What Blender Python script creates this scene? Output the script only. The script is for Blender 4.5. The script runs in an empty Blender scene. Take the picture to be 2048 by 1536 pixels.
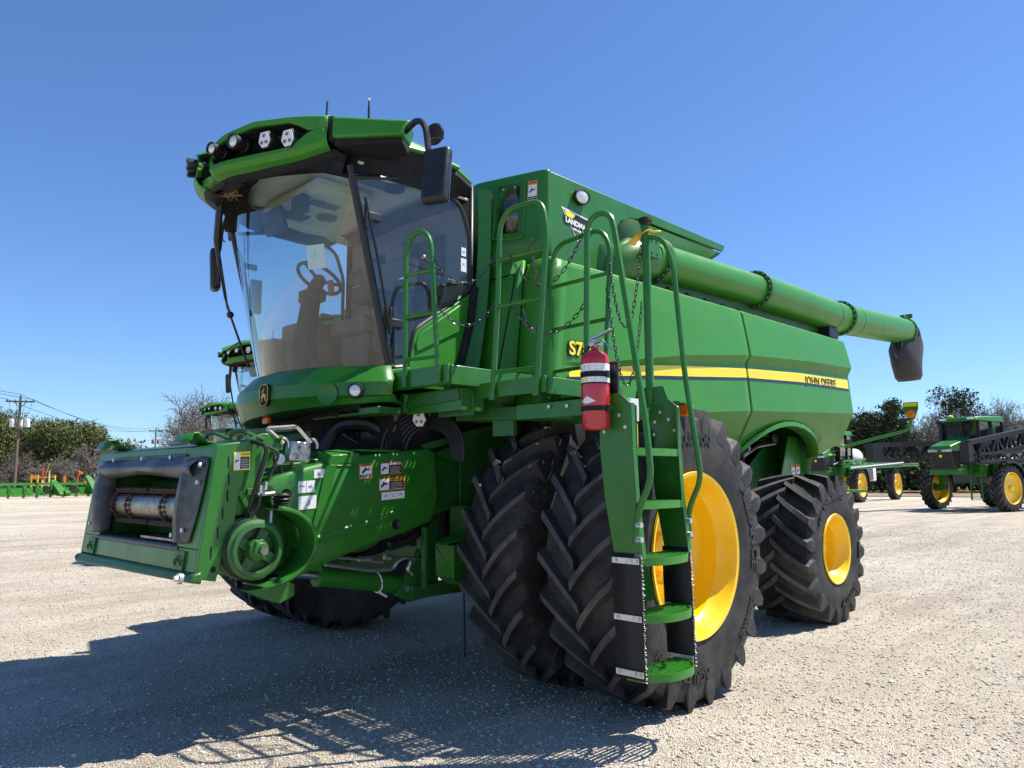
import bpy, bmesh, math, random
import numpy as np
from mathutils import Vector, Matrix
from math import sin, cos, pi, radians
random.seed(7); np.random.seed(7)
S = bpy.context.scene; COL = S.collection
# ------------------------------------------------------------ camera
cd = bpy.data.cameras.new('camera'); cam = bpy.data.objects.new('camera', cd); COL.objects.link(cam)
F_ = Vector((-.71453225, -.68925844, .11986017)); R_ = Vector((-.69478689, .71918913, -.00617771)); U_ = R_.cross(F_)
cam.matrix_world = Matrix(((R_[0], U_[0], -F_[0], 4.6355), (R_[1], U_[1], -F_[1], 5.3475), (R_[2], U_[2], -F_[2], 1.5276), (0, 0, 0, 1)))
cd.sensor_width = 36; cd.lens = 26.68; cd.clip_start = .05; cd.clip_end = 3000
S.camera = cam
# ------------------------------------------------------------ sky and sun
SUN = Vector((-.5, .33, 1)).normalized()
W = bpy.data.worlds.new('World'); S.world = W; W.use_nodes = True
nt = W.node_tree; bg = nt.nodes['Background']; sk = nt.nodes.new('ShaderNodeTexSky')
sk.sky_type = 'NISHITA'; sk.sun_disc = False; sk.sun_elevation = math.asin(SUN.z); sk.sun_rotation = math.atan2(SUN.x, SUN.y)
sk.altitude = 300; sk.air_density = 1.0; sk.dust_density = .25; sk.ozone_density = 2.2
tint = nt.nodes.new('ShaderNodeMix'); tint.data_type = 'RGBA'; tint.blend_type = 'MULTIPLY'; tint.inputs[0].default_value = 1; tint.inputs[7].default_value = (.75, 1, 1.34, 1)
nt.links.new(sk.outputs[0], tint.inputs[6]); nt.links.new(tint.outputs[2], bg.inputs[0]); bg.inputs[1].default_value = .083
sl = bpy.data.lights.new('sun', 'SUN'); so = bpy.data.objects.new('sun', sl); COL.objects.link(so)
sl.energy = 5.0; sl.angle = radians(.5); sl.color = (1, .945, .85); so.location = (0, 0, 30)
so.rotation_euler = SUN.to_track_quat('Z', 'Y').to_euler()
S.view_settings.view_transform = 'Standard'; S.view_settings.look = 'None'; S.view_settings.exposure = .66; S.view_settings.gamma = 1
S.cycles.use_adaptive_sampling = True; S.cycles.max_bounces = 8; S.cycles.transparent_max_bounces = 16

# ------------------------------------------------------------ materials
def nodes(name):
    m = bpy.data.materials.new(name); m.use_nodes = True
    t = m.node_tree; b = t.nodes['Principled BSDF']; return m, t, b
def ramp(t, fac, stops):
    r = t.nodes.new('ShaderNodeValToRGB'); t.links.new(fac, r.inputs[0])
    e = r.color_ramp.elements
    while len(e) < len(stops): e.new(.5)
    for i, (p, c) in enumerate(stops): e[i].position = p; e[i].color = tuple(c) + (1,) if len(c) == 3 else c
    return r
def noise(t, scale, detail=4, rough=.6, coord='Object'):
    tc = t.nodes.new('ShaderNodeTexCoord'); n = t.nodes.new('ShaderNodeTexNoise')
    n.inputs['Scale'].default_value = scale; n.inputs['Detail'].default_value = detail; n.inputs['Roughness'].default_value = rough
    t.links.new(tc.outputs[coord], n.inputs['Vector']); return n
def mat(name, col, rough=.4, metal=0, coat=0, var=.12, vs=6, bump=0, bs=80, spec=.5, dust=0, orange=0):
    m, t, b = nodes(name); c = Vector(col)
    n = noise(t, vs)
    r = ramp(t, n.outputs[0], [(.3, tuple(c * (1 - var))), (.7, tuple(c * (1 + var)))])
    out = r.outputs[0]
    if dust:
        n2 = noise(t, 2.3, 8, .7); r2 = ramp(t, n2.outputs[0], [(.45, (0, 0, 0)), (.8, (dust, dust, dust))])
        mx = t.nodes.new('ShaderNodeMix'); mx.data_type = 'RGBA'; t.links.new(r2.outputs[0], mx.inputs[0])
        t.links.new(out, mx.inputs[6]); mx.inputs[7].default_value = (.3, .27, .22, 1); out = mx.outputs[2]
    t.links.new(out, b.inputs['Base Color'])
    b.inputs['Metallic'].default_value = metal; b.inputs['Specular IOR Level'].default_value = spec
    n3 = noise(t, vs * 3); r3 = ramp(t, n3.outputs[0], [(.2, (rough * .8,) * 3), (.8, (min(1, rough * 1.25),) * 3)])
    t.links.new(r3.outputs[0], b.inputs['Roughness'])
    b.inputs['Coat Weight'].default_value = coat; b.inputs['Coat Roughness'].default_value = .12
    if bump or orange:
        n4 = noise(t, bs if bump else 220, 3); bp = t.nodes.new('ShaderNodeBump'); bp.inputs['Strength'].default_value = bump or orange
        bp.inputs['Distance'].default_value = .004 if bump else .0006
        t.links.new(n4.outputs[0], bp.inputs['Height']); t.links.new(bp.outputs[0], b.inputs['Normal'])
    return m
G = mat('green_paint', (.018, .155, .010), .40, spec=.42, coat=.2, var=.1, vs=3, dust=.10, orange=.25)
GP = mat('green_plastic_panel', (.036, .215, .014), .42, spec=.38, coat=.08, var=.05, vs=2, dust=.05, orange=.3)
GD = mat('green_frame_paint', (.013, .115, .014), .5, coat=.1, var=.15, dust=.15)
GB = mat('green_bright', (.030, .21, .014), .42, coat=.15)
YL = mat('yellow_rim_paint', (.94, .59, .004), .33, coat=.35, var=.05, vs=4, dust=.03)
YS = mat('yellow_decal', (.95, .76, .02), .35, var=.03)
BK = mat('black_plastic', (.012, .012, .013), .42, var=.3)
BM = mat('black_matt', (.006, .006, .007), .8, var=.3)
DK = mat('dark_decal', (.012, .018, .03), .4)
RBT = mat('worn_lug_rubber', (.062, .060, .057), .75, var=.35, vs=12, bump=.6, bs=60, dust=.5)
RB = mat('rubber_tyre', (.020, .0195, .0195), .66, var=.30, vs=9, bump=.5, bs=55, dust=.26, spec=.4)
RBL = mat('rubber_lettering', (.016, .016, .017), .45)
RS = mat('rubber_sheet', (.008, .008, .009), .6, bump=.3, bs=200)
RG = mat('grey_rubber', (.04, .044, .052), .40, var=.25, vs=5, spec=.5, dust=.75)
ST = mat('steel', (.5, .5, .5), .32, metal=1, var=.15, vs=20)
SD = mat('worn_steel', (.30, .28, .25), .38, metal=1, var=.35, vs=14)
RU = mat('rusty_steel', (.10, .05, .03), .7, metal=.4, var=.4, vs=30)
ZN = mat('zinc', (.62, .62, .6), .4, metal=.9, var=.12, vs=30)
WH = mat('white_label', (.8, .8, .8), .4, var=.03)
OR = mat('orange_label', (.85, .25, .02), .4)
RD = mat('red_label', (.35, .02, .03), .4)
RE = mat('red_paint', (.50, .012, .022), .25, coat=.6, var=.04)
AM = mat('amber_lens', (.9, .17, .01), .15, var=.15, vs=60)
LN = mat('lamp_lens', (.75, .75, .72), .12, metal=.3, var=.2, vs=50)
HL = mat('headliner', (.72, .72, .66), .9, var=.06)
TR = mat('interior_trim', (.15, .14, .125), .75, bump=.3, bs=300)
TD = mat('interior_dark', (.03, .03, .03), .7)
TAN = mat('sun_shade_fabric', (.55, .52, .36), .8)
WD = mat('pole_wood', (.16, .12, .09), .85, var=.3, vs=12)
OG = mat('orange_plastic', (.9, .22, .03), .5)
SPW = mat('white_tank_plastic', (.75, .76, .77), .35)
STRAW = mat('straw', (.42, .30, .14), .9, var=.3, vs=40)
def glass(name, tint, fr=1.0, rough=0.0, dirt=.05):
    m = bpy.data.materials.new(name); m.use_nodes = True; t = m.node_tree; t.nodes.clear()
    o = t.nodes.new('ShaderNodeOutputMaterial'); tr = t.nodes.new('ShaderNodeBsdfTransparent'); gl = t.nodes.new('ShaderNodeBsdfGlossy')
    df = t.nodes.new('ShaderNodeBsdfDiffuse'); df.inputs[0].default_value = (.45, .42, .36, 1)
    tr.inputs[0].default_value = tint + (1,); gl.inputs['Roughness'].default_value = rough
    f0 = t.nodes.new('ShaderNodeLayerWeight'); f0.inputs[0].default_value = .5; f1 = t.nodes.new('ShaderNodeMath'); f1.operation = 'POWER'; f1.inputs[1].default_value = 4.2; t.links.new(f0.outputs['Facing'], f1.inputs[0])
    f = t.nodes.new('ShaderNodeMath'); f.operation = 'MULTIPLY_ADD'; f.inputs[1].default_value = .94; f.inputs[2].default_value = .065; t.links.new(f1.outputs[0], f.inputs[0])
    mu = t.nodes.new('ShaderNodeMath'); mu.operation = 'MULTIPLY_ADD'; mu.inputs[1].default_value = fr; mu.inputs[2].default_value = .0; mu.use_clamp = True
    t.links.new(f.outputs[0], mu.inputs[0])
    mx = t.nodes.new('ShaderNodeMixShader'); t.links.new(mu.outputs[0], mx.inputs[0]); t.links.new(tr.outputs[0], mx.inputs[1]); t.links.new(gl.outputs[0], mx.inputs[2])
    n = noise(t, 5, 6, .7); n.inputs['Distortion'].default_value = .4
    r = ramp(t, n.outputs[0], [(.35, (dirt * .4,) * 3), (.75, (dirt * 2.2,) * 3)])
    m2 = t.nodes.new('ShaderNodeMixShader'); t.links.new(r.outputs[0], m2.inputs[0]); t.links.new(mx.outputs[0], m2.inputs[1]); t.links.new(df.outputs[0], m2.inputs[2])
    t.links.new(m2.outputs[0], o.inputs[0]); return m
GL = glass('tinted_glass', (.74, .87, .88), 1.45, dirt=.025)
GLD = glass('dark_glass', (.22, .28, .28), 1.6, dirt=.03)

# ------------------------------------------------------------ mesh helpers
V = Vector
class MB:
    def __init__(s): s.v = []; s.f = []
    def add(s, vs, fs):
        o = len(s.v); s.v += [tuple(p) for p in vs]; s.f += [tuple(i + o for i in f) for f in fs]; return s
    def box(s, c, d, R=None):
        x, y, z = d[0] / 2, d[1] / 2, d[2] / 2
        p = [V((a * x, b * y, e * z)) for a in (-1, 1) for b in (-1, 1) for e in (-1, 1)]
        if R is not None: p = [R @ q for q in p]
        return s.add([q + V(c) for q in p], [(0, 1, 3, 2), (4, 6, 7, 5), (0, 4, 5, 1), (2, 3, 7, 6), (0, 2, 6, 4), (1, 5, 7, 3)])
    def b2(s, a, b):   # box from corner to corner
        return s.box([(a[i] + b[i]) / 2 for i in range(3)], [abs(a[i] - b[i]) for i in range(3)])
    def hexa(s, p):    # 8 points: 4 of one face then 4 of the opposite
        return s.add(p, [(3, 2, 1, 0), (4, 5, 6, 7), (0, 1, 5, 4), (1, 2, 6, 5), (2, 3, 7, 6), (3, 0, 4, 7)])
    def prism(s, poly, vec):
        n = len(poly); vec = V(vec); a = [V(p) for p in poly]
        return s.add(a + [p + vec for p in a], [tuple(range(n))[::-1], tuple(range(n, 2 * n))] + [(i, (i + 1) % n, (i + 1) % n + n, i + n) for i in range(n)])
    def bar(s, p0, p1, w, h, up=(0, 0, 1)):
        p0, p1 = V(p0), V(p1); d = (p1 - p0).normalized(); u = V(up); r = d.cross(u)
        if r.length < 1e-4: r = d.cross(V((1, 0, 0)))
        r.normalize(); u = r.cross(d)
        q = [r * (w / 2) * a + u * (h / 2) * b for a, b in ((-1, -1), (1, -1), (1, 1), (-1, 1))]
        return s.hexa([p0 + t for t in q] + [p1 + t for t in q])
    def tube(s, path, r, n=8, closed=False, cap=True):
        P = [V(p) for p in path]; m = len(P); rings = []; pn = None
        for i in range(m):
            if closed: d = (P[(i + 1) % m] - P[i - 1])
            else: d = P[min(i + 1, m - 1)] - P[max(i - 1, 0)]
            if d.length < 1e-9: d = V((0, 0, 1))
            d.normalize()
            if pn is None:
                a = V((0, 0, 1)) if abs(d.z) < .9 else V((1, 0, 0)); u = d.cross(a).normalized()
            else:
                u = (pn - d * pn.dot(d)); u = u.normalized() if u.length > 1e-6 else d.orthogonal().normalized()
            pn = u; w = d.cross(u); rr = r[i] if isinstance(r, (list, tuple)) else r
            rings.append([P[i] + u * rr * cos(2 * pi * k / n) + w * rr * sin(2 * pi * k / n) for k in range(n)])
        vs = [p for g in rings for p in g]; fs = []
        for i in range(m if closed else m - 1):
            j = (i + 1) % m
            for k in range(n): fs.append((i * n + k, i * n + (k + 1) % n, j * n + (k + 1) % n, j * n + k))
        if cap and not closed: fs += [tuple(range(n))[::-1], tuple(range((m - 1) * n, m * n))]
        return s.add(vs, fs)
    def cyl(s, p0, p1, r, n=16, r2=None): return s.tube([p0, p1], [r, r if r2 is None else r2], n)
    def lathe(s, prof, org, ax, n=48, a0=0, a1=2 * pi, close=False):   # prof [(radius, along)]
        ax = V(ax).normalized(); u = ax.orthogonal().normalized()
        if abs(ax.z) < .5: u = (V((0, 0, 1)) - ax * ax.z).normalized()
        w = ax.cross(u); full = abs(a1 - a0 - 2 * pi) < 1e-6; m = n if full else n + 1; vs = []
        for i in range(m):
            a = a0 + (a1 - a0) * i / n
            for r, h in prof: vs.append(V(org) + ax * h + (u * cos(a) + w * sin(a)) * r)
        k = len(prof); fs = []
        for i in range(n):
            j = (i + 1) % m
            for q in range(k - 1 if not close else k): q2 = (q + 1) % k; fs.append((i * k + q, j * k + q, j * k + q2, i * k + q2))
        return s.add(vs, fs)
    def grid(s, rows):
        n = len(rows[0]); vs = [p for r in rows for p in r]
        return s.add(vs, [(i * n + j, i * n + j + 1, (i + 1) * n + j + 1, (i + 1) * n + j) for i in range(len(rows) - 1) for j in range(n - 1)])
    def ball(s, c, r, n=12, sc=(1, 1, 1)):
        m = n // 2; rows = []
        for i in range(m + 1):
            t = pi * i / m; rows.append([V(c) + V((sin(t) * cos(2 * pi * j / n) * r * sc[0], sin(t) * sin(2 * pi * j / n) * r * sc[1], cos(t) * r * sc[2])) for j in range(n + 1)])
        return s.grid(rows)
    def merge(s, o): return s.add(o.v, o.f)
    def mirror(s):
        n = MB(); n.v = [(x, -y, z) for x, y, z in s.v]; n.f = [f[::-1] for f in s.f]; return n
    def build(s, name, m, parent=None, bevel=0, smooth=33, solid=0, off=0, loc=None, recalc=True, seg=2, sub=0):
        me = bpy.data.meshes.new(name); me.from_pydata(s.v, [], s.f); 
        if recalc:
            bm = bmesh.new(); bm.from_mesh(me); bmesh.ops.remove_doubles(bm, verts=bm.verts, dist=1e-5); bmesh.ops.recalc_face_normals(bm, faces=bm.faces); bm.to_mesh(me); bm.free()
        if smooth:
            me.polygons.foreach_set('use_smooth', [True] * len(me.polygons))
            me.set_sharp_from_angle(angle=radians(smooth))
        ms = m if isinstance(m, (list, tuple)) else [m]
        for q in ms: me.materials.append(q)
        o = bpy.data.objects.new(name, me); COL.objects.link(o)
        if loc: o.location = loc
        if parent: o.parent = parent
        if solid:
            q = o.modifiers.new('solid', 'SOLIDIFY'); q.thickness = solid; q.offset = off
        if sub:
            q = o.modifiers.new('sub', 'SUBSURF'); q.levels = sub; q.render_levels = sub
        if bevel:
            q = o.modifiers.new('bevel', 'BEVEL'); q.width = bevel; q.segments = seg; q.limit_method = 'ANGLE'; q.angle_limit = radians(35); q.use_clamp_overlap = True
            if smooth: q.harden_normals = False
        return o
def tag(o, label=None, cat=None, group=None, kind=None):
    for k, v in (('label', label), ('category', cat), ('group', group), ('kind', kind)):
        if v: o[k] = v
    return o
def thing(name, label, cat, loc=(0, 0, 0), rz=0, group=None):
    o = bpy.data.objects.new(name, None); COL.objects.link(o); o.location = loc; o.rotation_euler = (0, 0, rz); o.empty_display_size = .3
    return tag(o, label, cat, group)
def copy_tree(o, parent=None):
    c = o.copy(); COL.objects.link(c); c.parent = parent
    for ch in list(o.children): copy_tree(ch, c)
    return c
def text_mb(s, size, depth=.002, sx=1, bold=0, spacing=1):
    """mesh of a string in its own xy plane, centred"""
    cu = bpy.data.curves.new('t', 'FONT'); cu.body = s; cu.size = size; cu.extrude = depth; cu.align_x = 'CENTER'; cu.align_y = 'CENTER'; cu.offset = bold; cu.space_character = spacing; cu.resolution_u = 3
    o = bpy.data.objects.new('t', cu); COL.objects.link(o); dg = bpy.context.evaluated_depsgraph_get(); dg.update()
    me = bpy.data.meshes.new_from_object(o.evaluated_get(dg)); b = MB()
    b.v = [(v.co.x * sx, v.co.y, v.co.z) for v in me.vertices]; b.f = [tuple(p.vertices) for p in me.polygons]
    bpy.data.objects.remove(o); bpy.data.curves.remove(cu); bpy.data.meshes.remove(me); return b
def place(b, org, xa, ya):
    """map local xy(z) of a text mesh onto plane axes"""
    xa, ya = V(xa).normalized(), V(ya).normalized(); za = xa.cross(ya).normalized(); o = V(org)
    n = MB(); n.v = [tuple(o + xa * x + ya * y + za * z) for x, y, z in b.v]; n.f = list(b.f); return n
def arc(c, r, a0, a1, n, ax=(1, 0, 0), ay=(0, 0, 1)):
    c, ax, ay = V(c), V(ax), V(ay); return [c + ax * r * cos(a0 + (a1 - a0) * i / n) + ay * r * sin(a0 + (a1 - a0) * i / n) for i in range(n + 1)]
def fillet(pts, r, n=5):
    """round the inner corners of a path"""
    P = [V(p) for p in pts]; out = [P[0]]
    for i in range(1, len(P) - 1):
        a, b, c = P[i - 1], P[i], P[i + 1]; d1 = (a - b); d2 = (c - b); rr = min(r, d1.length * .49, d2.length * .49)
        p = b + d1.normalized() * rr; q = b + d2.normalized() * rr
        for k in range(n + 1):
            t = k / n; out.append(p * (1 - t) ** 2 + b * 2 * t * (1 - t) + q * t * t)
    return out + [P[-1]]
def bolt(b, p, nrm, r=.011, h=.008): b.cyl(V(p), V(p) + V(nrm).normalized() * h, r, 6)
# ============================================================ the combine
CB = thing('combine_harvester', 'big green combine harvester in the foreground with side ladder, dual tyres and long unloading auger', 'combine harvester', group='combines parked in a row')
def lug_tyre(cx, cy, cz, R, w, rr, n, side_lead, ld=.052, lw=.03, out=1):
    """carcass with raised chevron lugs, axis along Y"""
    b = MB(); rc = R - ld
    prof = [(rr, -.43 * w), (rr + .02, -.47 * w), (rr + .3 * (rc - rr), -.505 * w), (rr + .6 * (rc - rr), -.50 * w), (rc - .12, -.492 * w), (rc - .08, -.485 * w), (rc - .045, -.468 * w), (rc - .022, -.44 * w), (rc - .004, -.25 * w), (rc, 0)]
    prof = prof + [(r, -y) for r, y in prof[-2::-1]]
    b.lathe(prof, (cx, cy, cz), (0, 1, 0), 96)
    st = [0, .16, .34, .54, .76, .93, 1.0]
    for s in (-1, 1):
        for k in range(n):
            a0 = 2 * pi * (k + (.5 if s > 0 else 0)) / n; rows = []
            for t in st:
                y = s * w * (-.035 + .525 * t); a = a0 + side_lead * (1.25 * t - .25 * t * t)
                rt = R - .018 * (abs(y) / (w / 2)) ** 2; rb = rc - .012 - .075 * max(0, (abs(y) / w - .36) / .13) ** 1.5
                sl = lw * (1.0 + .05 * t * t + .15 * (1 - t)); sb = sl + .016 + .036 * t ** 3
                rows.append([(y, rb, a - sb / rb), (y, rt, a - sl / rt), (y, rt, a + sl / rt), (y, rb, a + sb / rb)])
            a = a0 + side_lead; sl = lw * 1.05
            rows.append([(s * w * .485, rc - .10, a - (sl + .050) / rc), (s * w * .510, R - .10, a - (sl + .034) / R), (s * w * .510, R - .10, a + (sl + .034) / R), (s * w * .485, rc - .10, a + (sl + .050) / rc)])
            rows.append([(s * w * .490, rc - .13, a - (sl + .045) / rc), (s * w * .499, R - .19, a - (sl + .038) / R), (s * w * .499, R - .19, a + (sl + .038) / R), (s * w * .490, rc - .13, a + (sl + .045) / rc)])
            vs = [V((cx + r * cos(q), cy + y, cz + r * sin(q))) for row in rows for y, r, q in row]; m = len(rows); fs = []
            for i in range(m - 1):
                for j in range(3): fs.append((i * 4 + j, i * 4 + j + 1, i * 4 + j + 5, i * 4 + j + 4))
            fs += [(0, 1, 2, 3), (m * 4 - 1, m * 4 - 2, m * 4 - 3, m * 4 - 4)]
            # small wear grooves cut the shoulder: a raised bar either side of the end
            b.add(vs, fs)
    b.v = [(x, y, max(z, .004)) for x, y, z in b.v]
    return b
def side_text(s, size, cx, yy, cz, r, mid, depth=.006, flip=False, sx=1.0, sp=1.0, bold=.004, out=1):
    """mid = clockwise angle (deg) from the top as seen from outside"""
    t = text_mb(s, size, depth, sx, bold, sp); n = MB(); n.f = list(t.f)
    for x, y, z in t.v:
        if flip: ph = radians(mid) - x / r; q = r - y
        else: ph = radians(mid) + x / r; q = r + y
        n.v.append((cx - out * q * sin(ph), yy + out * z, cz + q * cos(ph)))
    return n
def wheel(name_rim, cx, cy, cz, R, w, rr, n, lead, side, disc, texts=(), bolts=10, hub_r=.2):
    """side = +1 left of the machine; disc = depth of the disc from the outer flange"""
    fl = w * .47; p = [(rr - .01, fl - .012), (rr + .018, fl + .006), (rr + .012, fl + .018), (rr - .012, fl + .012), (rr - .03, fl - .03), (rr - .045, fl - .08), (rr - .07, fl - .12), (rr - .074, fl - disc + .085), (rr - .078, fl - disc + .06), (rr - .085, fl - disc + .04), (rr - .097, fl - disc + .022), (rr - .115, fl - disc + .010), (rr - .14, fl - disc + .002), (rr * .62, fl - disc - .008), (rr * .5, fl - disc + .02), (hub_r + .02, fl - disc + .03), (hub_r, fl - disc + .012), (hub_r * .95, fl - disc + .012), (.0, fl - disc + .012)]
    back = [(rr - .075, -fl + .1), (rr - .03, -fl + .03), (rr + .018, -fl - .004), (rr - .01, -fl + .012)]
    rb = MB(); rb.lathe(p, (cx, cy, cz), (0, side, 0), 64); rb.lathe([(rr - .075, fl - disc + .06)] + back, (cx, cy, cz), (0, side, 0), 64)
    rim = rb.build('wheel_rim', YL, CB, recalc=True, smooth=27)
    ty = lug_tyre(cx, cy, cz, R, w, rr, n, lead, lw=.024 if R > .9 else .028).build('tyre', [RB, RBT], rim, smooth=19)
    for p_ in ty.data.polygons:
        c_ = p_.center; q_ = math.hypot(c_.x - cx, c_.z - cz)
        if q_ > R - .030 and abs((c_.x - cx) * p_.normal.x + (c_.z - cz) * p_.normal.z) > .8 * q_ and abs(c_.y - cy) < w * .5: p_.material_index = 1
    h = MB(); y0 = cy + side * (fl - disc + .012)
    h.lathe([(hub_r * .7, 0), (hub_r * .7, .05), (hub_r * .6, .07), (hub_r * .35, .075), (hub_r * .33, .13), (0, .13)], (cx, y0, cz), (0, side, 0), 24)
    for k in range(bolts):
        a = 2 * pi * k / bolts; c = V((cx + hub_r * .85 * cos(a), y0, cz + hub_r * .85 * sin(a))); bolt(h, c, (0, side, 0), .016, .03)
    h.build('hub', YL, rim)
    if texts:
        for a in texts: a.build('sidewall_lettering', RBL, rim, smooth=0, recalc=False)
    return rim
FW = (0, .987, 1.015, .58, .545, 24, .30)
def fw(cy, side, texts=(), disc=.30): return wheel('wheel_rim', 0, cy, FW[1], FW[2], FW[3], FW[4], FW[5], FW[6], side, disc, texts)
yo = 2.335
tx = [side_text('ALLIANCE', .125, 0, yo + .293, .987, .775, 78, sp=1.15), side_text('AGRI TRACTION', .09, 0, yo + .293, .987, .78, -12, sp=1.05),
      side_text('580/85R42', .075, 0, yo + .293, .987, .80, 128), side_text('AGRI TRACTION', .09, 0, yo + .293, .987, .78, 200), side_text('ALLIANCE', .125, 0, yo + .293, .987, .775, 285, sp=1.15)]
rim0 = fw(yo, 1, tx)
fw(1.575, 1); fw(-yo, -1); fw(-1.575, -1)
for s in (1, -1): b = MB(); b.lathe([(0, 1.10), (.46, 1.10), (.50, 1.14), (.50, 1.24), (.40, 1.30), (0, 1.30)], (0, 0, .987), (0, s, 0), 32); b.build('final_drive', GD, CB)
ry = 1.845; rx = -3.49; rz = .752
tx = [side_text('SUPER POWER DRIVE R-1', .062, rx, ry + .363, rz, .54, -22, depth=.012, sp=1.05), side_text('ALLIANCE', .095, rx, ry + .363, rz, .56, 158, depth=.012, flip=True), side_text('28L-26', .06, rx, ry + .363, rz, .55, 95, depth=.012)]
for s in (1, -1):
    wheel('wheel_rim', rx, s * ry, rz, .775, .715, .345, 20, -.36, s, .26, tx if s > 0 else (), 8, .13)
# rim stickers and valve
b = MB(); dd = MB()
yd = yo + .2726 - .30 - .005
for (x0, z0, w_, h_, an) in ((-.20, .66, .10, .20, -.18), (-.31, .60, .085, .17, -.25)):
    c, s_ = cos(an), sin(an)
    def q(u, v, k): return (x0 + u * c - v * s_, yd + .045 + k, z0 + u * s_ + v * c)
    b.add([q(-w_ / 2, -h_ / 2, 0), q(w_ / 2, -h_ / 2, 0), q(w_ / 2, h_ / 2, 0), q(-w_ / 2, h_ / 2, 0)], [(0, 1, 2, 3)])
    for j in (-1, 1): dd.add([q(-w_ / 2, j * h_ / 6 - .002, .002), q(w_ / 2, j * h_ / 6 - .002, .002), q(w_ / 2, j * h_ / 6 + .002, .002), q(-w_ / 2, j * h_ / 6 + .002, .002)], [(0, 1, 2, 3)])
    for j in (-1, 0, 1):
        cc = q(0, j * h_ / 3, .002); n = 14
        for k in range(n):
            a0, a1 = 2 * pi * k / n, 2 * pi * (k + 1) / n; r0, r1 = .018, .022
            dd.add([(cc[0] + r * cos(a), cc[1], cc[2] + r * sin(a)) for r, a in ((r0, a0), (r1, a0), (r1, a1), (r0, a1))], [(0, 1, 2, 3)])
st = b.build('rim_sticker', mat('cream_label', (.72, .66, .5), .5), rim0, smooth=0, recalc=False); dd.build('sticker_drawing', BK, rim0, smooth=0, recalc=False)
b = MB(); b.tube([(-.42, yo + .13, .66), (-.42, yo + .18, .655), (-.40, yo + .22, .63)], .011, 6); b.build('valve_stem', BK, rim0)

# ---------------------------------------------------- side panels
I = np.interp
XS = [-5.6, -2.7, -1.6, -.98, .12, .6]
def ztop(x): return I(x, [-5.6, -2.8, -1.65, -.98, .12, .6], [3.285, 3.26, 3.245, 3.24, 3.22, 3.215])
def zbt(x): return I(x, [-5.57, -4.2, -2.66, -1.53, -.16, .6], [2.90, 2.85, 2.755, 2.63, 2.42, 2.35])
def zbb(x): return I(x, [-5.53, -4.2, -2.69, -1.56, -.16, .6], [2.80, 2.755, 2.67, 2.56, 2.39, 2.335])
def zcr(x): return I(x, [-5.5, -2.64, -1.9, .6], [2.30, 2.175, 2.12, 1.98])
def zbo(x): return I(x, [-5.6, -5.5, -4.90, -4.87, -4.82, -4.72, -4.55, -4.35, -4.1, -3.85, -3.62, -3.4, -3.2, -3.0, -2.88, -2.76, -2.5, .6], [1.97, 1.90, 1.76, 1.73, 1.80, 1.88, 1.955, 2.01, 2.055, 2.072, 2.065, 2.03, 1.975, 1.89, 1.82, 1.73, 1.68, 1.62])
def band(x): return .05 * float(np.clip((.3 - x) / 1.1, 0, 1))
def col(x, sc=1):
    zt, a, c, k, o = ztop(x), zbt(x), zbb(x), zcr(x), zbo(x); bd = band(x)
    yc = 1.695; yb = yc - .25 * (k - o) / .5
    y = [1.56, 1.585, 1.606, 1.622, 1.632, 1.65 + .3 * bd, 1.655 + bd, 1.655, 1.658, yc, (yc + yb) / 2, yb]
    z = [zt, zt - .003, zt - .011, zt - .028, zt - .06, (zt + a) / 2, a, c, c - .04, k, (k + o) / 2, o]
    return [(x, p * sc, q) for p, q in zip(y, z)]
def panel(x0, x1, n, sc=1):
    xs = list(np.linspace(x0, x1, n)) + [x for x in (-4.90, -4.87, -4.82, -4.72, -2.76) if min(x0, x1) < x < max(x0, x1)]
    b = MB(); b.grid([col(x, sc) for x in sorted(xs)]); return b
for s in (1, -1):
    panel(.36, -2.70, 40, s).build('front_side_panel', GP, CB, solid=.03, off=-s, smooth=11)
    p = panel(-2.735, -5.56, 44, s)
    # rear return of the panel
    c = col(-5.56, s); p.grid([c, [(-5.62, y - s * .06, z) for x, y, z in c], [(-5.60, y - s * .30, z) for x, y, z in c]])
    p.build('rear_side_panel', GP, CB, solid=.03, off=-s, smooth=11)
    b = MB(); rows = []
    for x in sorted(list(np.linspace(-4.6, -2.78, 30)) + [-4.87, -4.85, -4.82, -4.77, -4.72, -4.66]):
        z = zbo(x); y = 1.695 - .25 * (zcr(x) - z) / .5
        rows.append([(x, s * (y + .004), z + .055), (x, s * (y + .045), z + .04), (x, s * (y + .05), z - .002), (x, s * (y - .1), z - .006)])
    b.grid(rows); b.build('wheel_arch_lip', GP, CB, smooth=35, solid=.008)
# seam gasket, latches
b = MB(); c = col(-2.718); b.grid([[(x - .02, y - .02, z) for x, y, z in c], [(x + .02, y - .02, z) for x, y, z in c]]); b.build('panel_seam', BM, CB)
b = MB()
for x, z in ((-2.52, 1.93), (-2.98, 1.97)): b.lathe([(.045, -.02), (.045, .006), (.032, .012), (.03, -.012), (0, -.012)], (x, 1.675 - .25 * (zcr(x) - z) / .5, z), (0, .95, -.3), 18)
b.build('panel_latch', BK, CB)
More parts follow.
